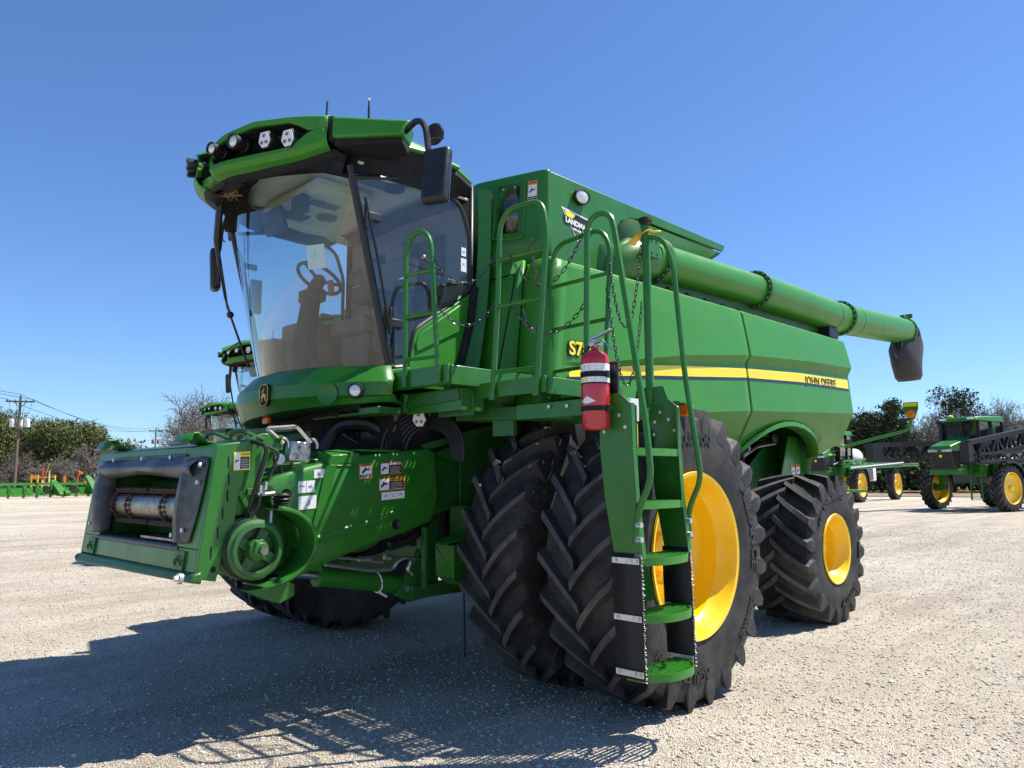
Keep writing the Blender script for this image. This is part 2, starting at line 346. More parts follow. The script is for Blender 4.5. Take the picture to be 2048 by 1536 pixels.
# yellow stripe with black underline (thin decals proud of the panel)
def stripe(zt, zb, off, x0, x1, n=40):
    b = MB(); rows = []
    for x in np.linspace(x0, x1, n):
        def yy(z):
            cc = col(x); zs = [p[2] for p in cc][::-1]; ys = [p[1] for p in cc][::-1]; return float(I(z, zs, ys))
        a, c = zt(x), zb(x); rows.append([(x, yy(z) + off, z) for z in (a, a * .75 + c * .25, (a + c) / 2, a * .25 + c * .75, c)])
    return b.grid(rows)
def zst(x): return I(x, [-5.5, -4.0, -2.69, -1.56, -.9, .13, .2], [2.74, 2.695, 2.62, 2.535, 2.475, 2.345, 2.30])
def zsb(x): return I(x, [-5.5, -4.0, -2.68, -1.55, -.89, .14, .2], [2.625, 2.59, 2.525, 2.435, 2.385, 2.28, 2.275])
for a, c in ((.19, -2.695), (-2.74, -5.50)):
    stripe(zst, zsb, .004, a, c).build('yellow_stripe', YS, CB, smooth=0, recalc=False)
    stripe(lambda x: zsb(x), lambda x: zsb(x) - .028, .004, a + (.03 if a > 0 else 0), c).build('stripe_underline', DK, CB, smooth=0, recalc=False)
b = MB()
for i in range(4): b.merge(stripe(lambda x, i=i: zsb(x) + (zst(x) - zsb(x)) * (.2 * i + .2) + .0018, lambda x, i=i: zsb(x) + (zst(x) - zsb(x)) * (.2 * i + .2) - .0018, .006, .02, -5.45, 60))
b.build('stripe_pinline', mat('pale_yellow', (.86, .56, .03), .4), CB, smooth=0, recalc=False)
t = text_mb('JOHN DEERE', .14, .002, 1.12, .001, 1.05)
place(t, (-4.62, 1.672, 2.635), (-1, 0, .035), (0, 0, 1)).build('brand_lettering', BK, CB, smooth=0, recalc=False)
t = text_mb('S780', .15, .002, 1.15, .012)
place(t, (.02, 1.667, 2.50), (-1, 0, .02), (0, 0, 1)).build('model_number', BK, CB, smooth=0, recalc=False)
t = text_mb('S780', .15, .003, 1.15, .004)
place(t, (.02, 1.670, 2.50), (-1, 0, .02), (0, 0, 1)).build('model_number_fill', YS, CB, smooth=0, recalc=False)

# ---------------------------------------------------- tank, front wall, deck
for s in (1, -1):
    P = [(.05, 3.18), (.05, 4.06), (-2.95, 4.06), (-2.90, 3.985), (-1.30, 3.965), (-1.12, 3.935), (-.98, 3.87), (-.90, 3.78), (-.88, 3.66), (-.88, 3.18)]
    b = MB(); b.prism([(x, s * 1.35, z) for x, z in P], (0, -s * .03, 0)); b.build('tank_side_wall', G, CB, bevel=.006)
    b = MB(); b.grid([[(-.88, s * 1.315, 3.955), (-.88, s * .95, 3.40)], [(-1.4, s * 1.315, 3.96), (-1.4, s * .95, 3.42)], [(-2.90, s * 1.315, 3.975), (-2.25, s * .95, 3.48)]])
    b.grid([[(-.89, s * 1.32, 3.3), (-.89, s * .95, 3.3)], [(-.89, s * 1.32, 3.95), (-.89, s * .95, 3.95)]])
    b.build('auger_recess_panel', GD, CB, solid=.02)
    b = MB(); b.prism([(-.9, s * .94, 3.1), (-.9, s * .94, 4.0), (-2.9, s * .94, 3.99), (-2.2, s * .94, 3.45), (-2.2, s * .94, 3.1)], (0, -s * .04, 0)); b.build('tank_inner_wall', GD, CB)
b = MB(); b.b2((-2.94, -1.34, 4.045), (.04, 1.345, 4.063)); b.build('tank_cover', G, CB, bevel=.005)
# front wall of the tank: leaning, rounded at the corner
def fwrow(z):
    k = (4.06 - z) / .85
    return [(.02, 1.352, z), (.045 + .01 * k, 1.345, z), (.065 + .03 * k, 1.32, z), (.08 + .05 * k, 1.27, z), (.22 + .16 * k, .78, z), (.235 + .17 * k, .70, z), (.22 + .16 * k, .62, z), (.0, .45, z)]
for s in (1, -1):
    b = MB(); b.grid([[(x, s * y, z) for x, y, z in fwrow(z)] for z in (4.064, 4.05, 3.8, 3.5, 3.24)]); b.build('tank_front_wall', G, CB, solid=.02, smooth=50)
b = MB(); b.b2((-.02, -.6, 2.3), (.1, .6, 4.02)); b.build('tank_centre_wall', GD, CB)
b = MB(); b.b2((-2.2, -.9, 2.2), (-.05, .9, 4.04)); b.build('grain_tank', GD, CB)
# dark inspection window in a pressed recess, decals beside it
nx = V((.96, .27, 0)).normalized(); ux = V((-.27, .96, 0)).normalized()
def onw(y, z, o=.0):
    k = (4.06 - z) / .85; t = (1.27 - y) / .49; return V((.08 + .05 * k + (.14 + .11 * k) * t, y, z)) + nx * (o + .012)
b = MB()
b.add([onw(.95, 3.545, .012), onw(1.125, 3.54, .012), onw(1.125, 3.955, .012), onw(.95, 3.955, .012)], [(0, 1, 2, 3)]); b.build('inspection_window', GLD, CB, solid=.006, off=1)
b = MB(); P = fillet([onw(.92, 3.62, .008), onw(.92, 3.49, .008), onw(1.17, 3.49, .008), onw(1.17, 3.98, .008), onw(.92, 3.98, .008)], .03); b.tube(P + [P[0]], .011, 6); b.build('window_frame', G, CB)
b = MB()
for y, z in ((.985, 3.94), (1.09, 3.94)): bolt(b, onw(y, z, .02), nx)
b.build('window_bolt', ZN, CB)
def sticker(fr, w_, h_, kind, name='warning_label', par=None):
    """fr(u, v, o): point on the surface, u right and v up in metres, o = proud distance"""
    def q(m, u0, v0, u1, v1, o): m.add([fr(u0, v0, o), fr(u1, v0, o), fr(u1, v1, o), fr(u0, v1, o)], [(0, 1, 2, 3)])
    parts = {}
    def g(m): return parts.setdefault(m.name, (MB(), m))[0]
    cols = {'w': OR, 'd': RD, 'n': None, 'c': YS}
    if kind[0] == 'n':
        q(g(WH), -w_ / 2, -h_ / 2, w_ / 2, h_ / 2, .002)
        for k in range(1, int(kind[1])): u = -w_ / 2 + w_ * k / int(kind[1]); q(g(BK), u - .001, -h_ * .45, u + .001, h_ * .45, .003)
        rnd = random.Random(w_)
        for k in range(int(kind[1])):
            u = -w_ / 2 + w_ * (k + .5) / int(kind[1]); r = min(w_ / int(kind[1]), h_) * .28
            for j in range(5):
                a = rnd.random() * 6; c_, s_ = cos(a) * r, sin(a) * r; e = rnd.random() * 6; dx, dy = cos(e) * r, sin(e) * r * .6
                n_ = V((-(s_ - dy), c_ - dx, 0)).normalized() * .0012
                g(BK).add([fr(u + c_ + n_.x, s_ + n_.y, .003), fr(u + dx + n_.x, dy + n_.y, .003), fr(u + dx - n_.x, dy - n_.y, .003), fr(u + c_ - n_.x, s_ - n_.y, .003)], [(0, 1, 2, 3)])
    else:
        edge = cols[kind[0]]; q(g(edge), -w_ / 2, -h_ / 2, w_ / 2, h_ / 2, .002); m = .006
        if kind[1] == 'v':   # heading, picture, text block
            q(g(WH), -w_ / 2 + m, -h_ * .22, w_ / 2 - m, h_ * .32, .003); q(g(BK), -w_ / 2 + m, -h_ / 2 + m, w_ / 2 - m, -h_ * .24, .003)
            pc, tc, hc = (0, h_ * .05), (0, -h_ * .36), (0, h_ * .41); pw, tw, hw = w_ * .7, w_ * .8, w_ * .8
        else:
            q(g(WH), -w_ / 2 + m, -h_ / 2 + m, -w_ * .12, h_ / 2 - m, .003); q(g(BK), -w_ * .10, -h_ / 2 + m, w_ / 2 - m, h_ * .22, .003)
            pc, tc, hc = (-w_ * .3, 0), (w_ * .2, -h_ * .12), (w_ * .2, h_ * .36); pw, tw, hw = w_ * .3, w_ * .5, w_ * .5
        for k in range(4 if kind[1] == 'v' else 6):
            n_ = 3 if kind[1] == 'v' else 6
            v = tc[1] + (k - n_ / 2) * (h_ * .24 / n_ if kind[1] == 'v' else h_ * .6 / n_); q(g(WH), tc[0] - tw / 2, v, tc[0] + tw / 2 * (1 - .3 * (k % 2)), v + h_ * .022, .004)
        # falling figure
        a = [(-.4, -.35), (.05, .0), (.35, -.05), (.42, .3), (.25, .1), (-.02, .2), (-.15, .42), (-.2, .1), (-.45, -.1)]
        g(BK).add([fr(pc[0] + x * pw, pc[1] + y * pw, .004) for x, y in a], [tuple(range(len(a)))])
        tx = {'w': 'WARNING', 'd': 'DANGER', 'c': 'CAUTION'}[kind[0]]
        t = text_mb(tx, 1, 0, 1, .02); L = max(p[0] for p in t.v) * 2; sc = hw / L
        mm = g(WH if kind[0] == 'd' else BK); mm.add([fr(hc[0] + x * sc, hc[1] + y * sc, .004) for x, y, z in t.v], t.f)
    o = None
    for k, (mb, m) in parts.items():
        x = mb.build(name if o is None else 'label_print', m, par or CB if o is None else o, smooth=0, recalc=False)
        o = o or x
    return o
sticker(lambda u, v, o: onw(.835 + u, 3.86 + v, o), .075, .17, 'dv'); sticker(lambda u, v, o: onw(1.235 + u, 3.885 + v, o), .085, .19, 'wv')
# round work lamp on the tank side and the dealer sign
b = MB(); c = V((-.36, 1.36, 3.925)); b.lathe([(0, -.0), (.085, 0), (.096, .02), (.088, .042), (.080, .044)], c, (.12, 1, -.12), 28); b.v = [(x, y, c.z + (z - c.z) * .72) for x, y, z in b.v]; o = b.build('tank_work_lamp', BK, CB)
b = MB(); b.lathe([(.079, .034), (.05, .046), (0, .049)], c, (.12, 1, -.12), 28); b.v = [(x, y, c.z + (z - c.z) * .72) for x, y, z in b.v]; b.build('lamp_glass', LN, o)
def dpoly(P, o, m, nm): b = MB(); b.add([(x, 1.351 + o, z) for x, z in P], [tuple(range(len(P)))]); return b.build(nm, m, CB, smooth=0, recalc=False)
dpoly([(-.12, 3.79), (-.50, 3.76), (-.34, 3.52)], .002, WH, 'dealer_sign'); dpoly([(-.145, 3.775), (-.475, 3.748), (-.336, 3.54)], .003, BK, 'dealer_sign_field')
dpoly([(-.16, 3.77), (-.31, 3.758), (-.25, 3.70), (-.20, 3.705)], .004, YS, 'dealer_sign_yellow'); dpoly([(-.30, 3.60), (-.385, 3.62), (-.337, 3.545)], .004, GB, 'dealer_sign_leaf')
dpoly([(-.14, 3.725), (-.55, 3.69), (-.53, 3.625), (-.16, 3.66)], .005, BK, 'dealer_sign_bar')
place(text_mb('LANDMARK', .066, .001, 1.0, .003), (-.345, 1.358, 3.672), (-1, 0, -.085), (0, 0, 1)).build('dealer_lettering', WH, CB, smooth=0, recalc=False)
place(text_mb('IMPLEMENT', .03, .001, 1.0, .001), (-.345, 1.358, 3.618), (-1, 0, -.085), (0, 0, 1)).build('dealer_lettering', WH, CB, smooth=0, recalc=False)

# front corner column and service door left of the tank
for s in (1, -1):
    b = MB(); rows = []
    for z in (1.95, 2.1, 2.3, 2.5, 2.8, 3.1, 3.19, 3.215):
        k = (3.2 - z) / .9; d = 0 if z < 3.15 else .03 if z < 3.2 else .07; x0 = .30 + .10 * k
        rows.append([(x0 - .25, s * 1.30, z), (x0 - .05, s * 1.30, z), (x0 - d, s * (1.33 + d / 2), z), (x0 + .055 - d, s * (1.42), z), (x0 + .065 - d, s * (1.52 - d / 2), z), (x0 + .03 - d, s * (1.61 - d / 2), z), (x0 - .04 - d, s * (1.655 - d), z), (x0 - .12, s * (1.657 - d), z)])
    b.grid(rows); b.build('corner_column', GP, CB, smooth=60, solid=.015)
    b = MB(); b.grid([[(.30 + .1 * (3.2 - z) / .9 - .02, s * y, z) for y in (.66, .9, 1.29)] for z in (1.95, 2.3, 2.8, 3.25)]); b.build('service_door', GP, CB, solid=.03)
    b = MB()
    def dp(y, z): return (.30 + .1 * (3.2 - z) / .9 - .003, s * y, z)
    P = fillet([dp(.95, 3.15), dp(.80, 3.15), dp(.74, 2.36), dp(1.10, 2.34), dp(1.22, 3.15), dp(.95, 3.15)], .05); b.tube(P, .006, 5); b.build('door_seal', BM, CB)
    # cab-side pillar
    b = MB(); b.grid([[(.45 - .07 * t + .24 * t * t, s * .93, 3.9 - 1.65 * t), (.36 - .07 * t + .24 * t * t, s * .99, 3.9 - 1.65 * t), (.26 + .1 * t, s * .80, 3.9 - 1.65 * t)] for t in np.linspace(0, 1, 8)]); b.build('cab_rear_seal', G, CB, smooth=60)
b = MB(); b.b2((-5.45, -1.5, 2.1), (-2.2, 1.5, 3.16)); b.b2((-2.2, -1.52, 2.3), (.2, 1.52, 3.15)); b.build('engine_deck', BM, CB)
b = MB(); b.b2((-5.3, 1.36, 3.1), (-1.0, 1.40, 3.50)); b.b2((-3.0, 1.28, 3.1), (-1.0, 1.36, 3.46)); b.build('deck_side_sheet', GD, CB)
b = MB()
for x in np.linspace(-1.4, -5.2, 12): b.tube([(x, 1.45, 3.2), (x - .1, 1.5, 3.30), (x - .3, 1.48, 3.24)], .018, 5)
b.tube([(-1.0, 1.42, 3.24), (-3, 1.44, 3.27), (-5.4, 1.44, 3.29)], .02, 6); b.build('deck_hose', BK, CB)
b = MB(); b.b2((-5.2, -1.3, 1.75), (-4.85, 1.30, 3.1)); b.prism([(-4.7, 1.28, 1.0), (-5.0, 1.28, 1.1), (-5.2, 1.28, 2.0), (-4.5, 1.28, 2.0), (-4.25, 1.28, 1.5)], (0, -.02, 0)); b.build('rear_body_sheet', G, CB, bevel=.01)
b = MB(); b.b2((-3.0, .7, 1.0), (-4.9, .75, 2.3)); b.b2((-2.9, .75, 1.2), (-2.85, 1.5, 2.3)); b.b2((-4.9, .7, 2.25), (-2.85, 1.55, 2.3)); b.build('rear_inner_sheet', BM, CB)
b = MB(); b.prism([(-3.7, .98, 1.0), (-4.8, .98, 1.0), (-4.8, .98, 1.85), (-4.35, .98, 1.85), (-3.95, .98, 1.6)], (0, .02, 0)); b.build('rear_side_sheet', GD, CB)
b = MB(); b.grid([[(-4.86, .7, z), (-4.88, 1.2, z), (-4.87 - .0 * z, 1.30 + .26 * (z - 1.3), z)] for z in (1.3, 1.5, 1.75, 2.2)]); b.build('arch_end_wall', G, CB, solid=.01)
b = MB(); b.lathe([(.0, 0), (.10, .02), (.12, .05), (.06, .08), (0, .09)], (-4.45, 1.1, 1.98), (0, 1, 0), 16); b.tube([(-3.1, .9, 1.95), (-3.6, 1.0, 2.05), (-4.4, 1.05, 1.98)], .03, 6); b.tube([(-3.0, 1.0, 1.8), (-4.2, 1.1, 1.95)], .015, 6); b.build('rear_hose', BK, CB)
b = MB(); b.b2((-5.2, -.7, .95), (.6, .7, 2.4)); b.build('chassis', BM, CB)
b = MB(); b.cyl((0, -1.9, .987), (0, 1.9, .987), .13, 16); b.b2((-.25, -.95, .8), (.25, .95, 1.25)); b.build('front_axle', GD, CB)
b = MB(); b.b2((-3.62, -1.45, .66), (-3.36, 1.45, .86)); b.cyl((-3.49, -1.7, .752), (-3.49, 1.7, .752), .09, 12); b.build('rear_axle', GD, CB)
b = MB()
for p in ([(-3.0, 1.25, 1.9), (-3.3, 1.3, 1.95), (-3.45, 1.3, 1.8), (-3.2, 1.28, 1.7)], [(-3.1, 1.2, 1.6), (-3.8, 1.2, 1.85), (-4.3, 1.2, 1.9)], [(-3.0, 1.1, 2.05), (-4.4, 1.1, 2.0)]): b.tube(fillet(p, .1), .02, 6)
b.build('rear_pipe', SD, CB)
sticker(lambda u, v, o: V((-4.58 - u, 1.282 + o, 1.55 + v)), .11, .17, 'wv'); sticker(lambda u, v, o: V((-4.72 - u, 1.282 + o, 1.56 + v)), .11, .17, 'wv')

# ---------------------------------------------------- unloading auger
AY = 1.45
def az(x): return I(x, [-8.65, -5.9, -3.4, -1.1], [3.84, 3.655, 3.62, 3.535])
b = MB(); b.lathe([(0, 0), (.2, 0), (.22, .25), (.24, .45), (.22, .55)], (-.80, 1.20, 3.02), (0, 0, 1), 24)
b.tube([(-.80, 1.27, 3.2), (-.84, 1.35, 3.38), (-1.0, 1.43, 3.49), (-1.25, 1.45, 3.52)], [.18, .20, .20, .18], 24); o = b.build('auger_elbow', G, CB, smooth=60)
b = MB(); b.box((-.98, 1.665, 3.56), (.26, .03, .20));
for dx in (-.08, 0, .08):
    for dz in (-.06, .06): bolt(b, (-.98 + dx, 1.68, 3.56 + dz), (0, 1, 0), .013, .012)
b.build('elbow_plate', G, o, bevel=.01)
def seg(x0, x1, r, nm='auger_tube'):
    b = MB(); b.tube([(x, AY, az(x)) for x in np.linspace(x0, x1, 6)], r, 40, cap=False); return b.build(nm, GP, CB, smooth=60)
seg(-1.25, -3.42, .175); seg(-3.42, -5.93, .205); seg(-5.93, -8.65, .212)
for x, r in ((-1.36, .222), (-3.42, .222), (-5.93, .245), (-8.63, .232)):
    b = MB(); b.cyl((x + .025, AY, az(x)), (x - .025, AY, az(x)), r, 40)
    o = b.build('auger_flange', GD, CB, smooth=40, bevel=.004); b = MB()
    for k in range(20):
        a = 2 * pi * k / 20; bolt(b, (x + .03, AY + (r - .018) * cos(a), az(x) + (r - .018) * sin(a)), (1, 0, 0), .009, .012)
    b.build('flange_bolt', ZN, o)
b = MB()
for x in (-5.55, -6.35): b.cyl((x, AY, az(x)), (x - .008, AY, az(x)), .208 if x > -6 else .215, 40)
b.build('tube_seam', GD, CB)
b = MB(); b.box((-8.45, 1.55, 4.03), (.25, .06, .04)); b.box((-8.58, 1.57, 4.06), (.03, .12, .07)); b.build('tube_bracket', G, CB)
b = MB(); rows = []
for (cx, cz, rx_, rz_, tilt) in ((-8.65, 3.84, .21, .21, 90), (-8.82, 3.81, .23, .215, 74), (-8.88, 3.66, .34, .22, 44), (-8.72, 3.47, .46, .215, 10), (-8.74, 3.28, .38, .20, -3), (-8.80, 3.10, .33, .185, -8), (-8.82, 3.04, .27, .15, -8)):
    t = radians(tilt); rows.append([(cx + rx_ * cos(a) * cos(t), AY + rz_ * sin(a), cz + rx_ * cos(a) * sin(t)) for a in np.linspace(0, 2 * pi, 25)])
b.grid(rows); b.build('auger_spout', mat('spout_rubber', (.035, .032, .030), .6, bump=.2, bs=300), CB, smooth=60, solid=.012)
b = MB(); b.tube(fillet([(-7.95, 1.50, 3.60), (-7.95, 1.52, 3.38), (-8.10, 1.50, 3.32), (-8.22, 1.50, 3.48)], .05), .012, 6); b.box((-8.30, 1.50, 3.54), (.14, .08, .12)); b.build('spout_lamp', BK, CB)
# tank rear saddle, warning lamp arm
b = MB(); b.box((-5.45, 1.45, 3.38), (.3, .2, .14)); b.build('auger_saddle', BK, CB, bevel=.01)
b = MB(); b.tube(fillet([(-5.55, 1.35, 1.93), (-5.9, 1.42, 1.89), (-5.98, 2.17, 2.07), (-5.98, 2.25, 2.12), (-5.98, 2.26, 2.22)], .06), .020, 10); o = b.build('lamp_arm', GB, CB)
b = MB(); b.prism([(-5.985, y, z) for y, z in ((2.17, 2.44), (2.35, 2.44), (2.35, 2.35), (2.30, 2.22), (2.22, 2.22), (2.17, 2.35))], (-.02, 0, 0)); pl = b.build('lamp_plate', GP, CB, bevel=.004)
b = MB(); b.b2((-5.983, 2.18, 2.385), (-5.980, 2.34, 2.43)); b.build('reflector', YS, pl)
b = MB(); b.lathe([(.055, 0), (.054, .02), (.04, .033), (0, .036)], (-5.985, 2.26, 2.29), (1, 0, 0), 24); b.build('warning_lamp', AM, pl)
b = MB(); b.tube([(-5.5, 1.3, 1.30), (-5.9, 1.68, 1.30)], .018, 8); b.build('rear_guard_bar', GB, CB)
# ---------------------------------------------------- cab
TT = np.linspace(-1, 1, 25)
def ws(t, k):   # windshield surface, k 0 bottom .. 1 top
    X = (1.70 - .38 * abs(t) ** 2.3) * (1 - k) + (1.93 - .25 * abs(t) ** 2.2) * k + .05 * sin(pi * k) * (1 - t * t)
    Y = .90 * t; Z = (2.335 - .03 * abs(t)) * (1 - k) + (3.87 - .19 * t * t) * k
    return V((X, Y, Z))
b = MB(); b.grid([[ws(t, k) for t in TT] for k in np.linspace(0, 1, 9)]); b.build('windshield', GL, CB, smooth=80, recalc=True)
b = MB()
for s in (1, -1):
    b.tube([ws(s, k) + V((-.0, s * .012, 0)) for k in np.linspace(0, 1.04, 9)], .027, 8)
b.tube([ws(t, 0) + V((-.01, 0, -.012)) for t in TT], .018, 6); b.build('windshield_frame', BK, CB)
b = MB(); rows = [[ws(t, .972) + V((.004, 0, 0)) for t in TT], [ws(t, 1.0) + V((.004, 0, 0)) for t in TT]]; b.grid(rows); b.build('windshield_tint_band', BM, CB)
door = [(1.66, 3.66), (1.2, 3.78), (.82, 3.80), (.62, 3.70), (.53, 3.46), (.53, 3.02), (1.10, 2.62), (1.155, 2.34), (1.32, 2.31)]
for s in (1, -1):
    D = [(x, s * .915, z) for x, z in door]
    b = MB(); b.add(D, [tuple(range(len(D)))]); g = b.build('door_glass', GL, CB, smooth=0)
    b = MB(); P = fillet(D + [D[0]], .06); b.tube(P, .017, 6); b.build('door_seal', BK, g)
    b = MB(); b.prism([(x, s * .90, z) for x, z in ((.53, 3.0), (1.10, 2.61), (1.155, 2.33), (1.32, 2.30), (1.32, 2.18), (.62, 2.18), (.50, 2.5))], (0, s * .03, 0))
    b.prism([(x, s * .93, z) for x, z in ((.60, 2.92), (1.06, 2.60), (1.10, 2.52), (1.09, 2.45), (.66, 2.66), (.62, 2.75))], (0, s * .015, 0)); b.build('door_lower_panel', GB, CB, bevel=.008)
    b = MB(); b.box((1.50, s * .94, 3.40), (.15, .012, .055)); b.cyl((1.57, s * .945, 3.47), (1.57, s * .945, 3.30), .014, 8); b.build('door_hinge', BK, CB, bevel=.004); b = MB(); b.box((1.28, s * .945, 2.64), (.14, .02, .06)); b.cyl((1.345, s * .95, 2.75), (1.345, s * .95, 2.55), .014, 8); b.build('door_hinge', BK, CB, bevel=.004)
    b = MB(); b.tube(fillet([(.62, s * .95, 3.06), (.62, s * .98, 3.06), (.80, s * .985, 3.02), (.80, s * .95, 3.02)], .02), .016, 6); b.build('door_handle', BK, CB)
    b = MB(); b.tube([(1.585, s * .95, 3.52), (1.47, s * .955, 3.1), (1.36, s * .955, 2.62)], .010, 6); b.build('door_gas_strut', BK, CB)
    b = MB(); b.grid([[(.50, s * .90, 3.92), (.44, s * .84, 3.92)], [(.505, s * .905, 3.0), (.44, s * .86, 3.0)], [(.70, s * .905, 2.3), (.60, s * .86, 2.3)]]); b.build('rear_pillar', BK, CB, solid=.03)
sticker(lambda u, v, o: V((.60 - u, .918 + o, 3.33 + v)), .05, .07, 'n1', 'glass_label'); sticker(lambda u, v, o: V((.60 - u, .918 + o, 3.22 + v)), .06, .11, 'n1', 'glass_label')
b = MB(); b.tube([(.50, .94, 3.05), (.55, .945, 2.75), (.63, .945, 2.5), (.70, .945, 2.28)], .034, 8); b.build('cab_corner_seal', BM, CB)
# interior
b = MB(); b.b2((.44, -.86, 2.28), (.47, .86, 3.0)); b.b2((.44, -.86, 3.6), (.47, .86, 3.9)); b.b2((.44, -.86, 3.0), (.47, -.55, 3.6)); b.b2((.44, .55, 3.0), (.47, .86, 3.6)); b.build('cab_rear_wall', TR, CB)
b = MB(); b.add([(.46, -.55, 3.0), (.46, .55, 3.0), (.46, .55, 3.6), (.46, -.55, 3.6)], [(0, 1, 2, 3)]); b.build('rear_window', GLD, CB)
b = MB(); b.prism([(1.62 - .3 * abs(t) ** 2.3 + .02, .88 * t, 2.24) for t in np.linspace(-1, 1, 13)] + [(.45, .88, 2.24), (.45, -.88, 2.24)], (0, 0, .05)); b.build('cab_floor', TR, CB)
b = MB(); rows = []
for k in np.linspace(0, 1, 8):
    x = .48 + (1.80 - .48) * k; rows.append([(x - (.2 * abs(t) ** 2.2 if k > .6 else 0), .88 * t, 3.90 + .05 * (1 - t * t) - .10 * t ** 4) for t in np.linspace(-1, 1, 12)])
b.grid(rows); hd = b.build('headliner', HL, CB, smooth=60, solid=.02)
b = MB(); b.b2((1.0, -.62, 3.78), (1.55, .25, 3.90)); b.build('roof_console', TAN, hd, bevel=.04, seg=3)
b = MB(); b.lathe([(.09, 0), (.085, -.02), (.0, -.025)], (1.15, -.25, 3.78), (0, 0, 1), 20); b.b2((1.2, -.05, 3.765), (1.45, .05, 3.78)); b.b2((1.25, -.5, 3.765), (1.5, -.35, 3.78)); b.lathe([(.09, 0), (.085, -.02), (.0, -.025)], (.95, .45, 3.90), (0, 0, 1), 20); b.build('console_vent', TD, hd)
b = MB(); b.b2((.92, .30, 3.915), (1.30, .62, 3.93)); b.tube([(1.6, -.7, 3.86), (1.0, -.5, 3.88)], .02, 6); b.build('roof_hatch', TR, hd, bevel=.005)
b = MB(); b.box((1.62, -.28, 3.63), (.04, .30, .20), Matrix.Rotation(.3, 3, 'Y')); b.tube([(1.5, -.45, 3.82), (1.58, -.42, 3.6), (1.62, -.3, 3.52), (1.6, -.1, 3.53)], .012, 6); b.box((1.55, .0, 3.72), (.08, .16, .14)); b.build('monitor', TD, CB, bevel=.01)
b = MB(); b.tube(arc((1.36, .0, 3.14), .19, 0, 2 * pi, 32, (.86, 0, .51), (0, 1, 0))[:-1], .015, 8, closed=True)
for a in (0.2, 2.3, 4.2): c = V((1.36, 0, 3.14)); b.tube([c + V((0, 0, -.02)), c + V((.86, 0, .51)) * .185 * cos(a) + V((0, 1, 0)) * .185 * sin(a)], .014, 6)
b.ball((1.36, 0, 3.12), .055); sw = b.build('steering_wheel', TD, CB)
b = MB(); b.tube([(1.37, 0, 3.12), (1.43, 0, 2.95), (1.48, 0, 2.6), (1.46, 0, 2.3)], [.05, .075, .085, .14], 12); b.box((1.42, 0, 2.98), (.14, .2, .1)); b.build('steering_column', TD, CB, bevel=.01)
b = MB(); b.tube([(1.33, .12, 3.1), (1.34, .16, 2.98)], .025, 8); b.build('orange_handle', mat('handle_orange', (.45, .12, .04), .5), CB)
b = MB(); b.box((.85, 0, 2.78), (.5, .5, .14)); b.box((.60, 0, 3.12), (.14, .48, .66), Matrix.Rotation(-.12, 3, 'Y')); b.box((.56, 0, 3.5), (.1, .28, .18)); b.box((.85, 0, 2.5), (.35, .35, .44)); b.build('operator_seat', TR, CB, bevel=.04, seg=3)
b = MB(); b.box((1.02, .42, 2.95), (.5, .18, .12)); b.box((1.25, .46, 3.05), (.06, .26, .18), Matrix.Rotation(.3, 3, 'Y')); b.box((.95, .42, 2.7), (.25, .14, .4)); b.tube([(1.12, .42, 3.0), (1.16, .42, 3.12)], .025, 8); b.build('armrest_console', TD, CB, bevel=.02)
b = MB()
for i in range(5):
    for j in range(3): b.box((1.06 + .05 * i, .37 + .04 * j, 3.015), (.03, .022, .012))
b.build('console_button', mat('button_grey', (.35, .34, .3), .5), CB)
b = MB(); b.tube([(1.57, .86, 3.5), (1.5, .87, 3.0)], .012, 5); b.box((1.5, -.80, 3.1), (.1, .04, .3)); b.build('pillar_display', TD, CB, bevel=.01)
for p, q in (((.9, -.62, 2.7), (.7, .36, .35)), ((1.42, -.62, 2.5), (.15, .25, .4))): b = MB(); b.box(p, q); b.build('side_console', TR, CB, bevel=.03)
b = MB(); b.tube(fillet([(1.18, .80, 2.35), (1.2, .82, 3.0), (1.1, .82, 3.04), (1.0, .8, 2.6)], .05), .014, 6); b.build('grab_rail', BK, CB)
sticker(lambda u, v, o: ws(.62, .55) + V((-.02 - .2 * u, 0, 0)) + V((-.28, 1, 0)).normalized() * u + V((.12, 0, 1)).normalized() * v, .14, .18, 'n1', 'glass_notice')
b = MB(); b.ball((1.10, 1.02, 3.16), .022); b.tube([(1.10, 1.02, 3.16), (.80, .93, 3.10)], .007, 6); b.build('latch_rod', SD, CB)
# roof shell
def outl(k):
    pts = [(2.14, 0), (2.12, .25), (2.02, .45), (1.88, .66), (1.74, .84), (1.55, .95), (1.30, .99), (1.0, 1.01), (.72, 1.0), (.54, .95), (.45, .80), (.42, 0)]
    pts = [(x, y) for x, y in pts]; return pts + [(x, -y) for x, y in pts[-2:0:-1]]
O = outl(0)
def ring(sc, z, dz=0): return [(1.2 + (x - 1.2) * sc, y * sc, z(x) + dz) for x, y in O]
zr = lambda x: I(x, [.42, 1.0, 1.6, 2.1], [3.90, 4.00, 4.03, 3.98])
b = MB()
def ringgrid(rs):
    b.grid([r + [r[0]] for r in rs])
ringgrid([ring(.985, zr, -.015), ring(1.0, zr, 0), ring(.99, zr, .035), ring(.94, zr, .055), ring(.90, zr, .10), ring(.60, lambda x: 4.12), ring(.01, lambda x: 4.15)]); b.build('roof_shell', GB, CB, smooth=45)
b = MB(); ringgrid([ring(.995, zr, -.005), ring(1.0, zr, -.05), ring(.96, zr, -.11), ring(.93, lambda x: 3.72 + .1 * (x < .7), 0), ring(.80, lambda x: 3.84)]); b.build('roof_underside', BM, CB, smooth=40)
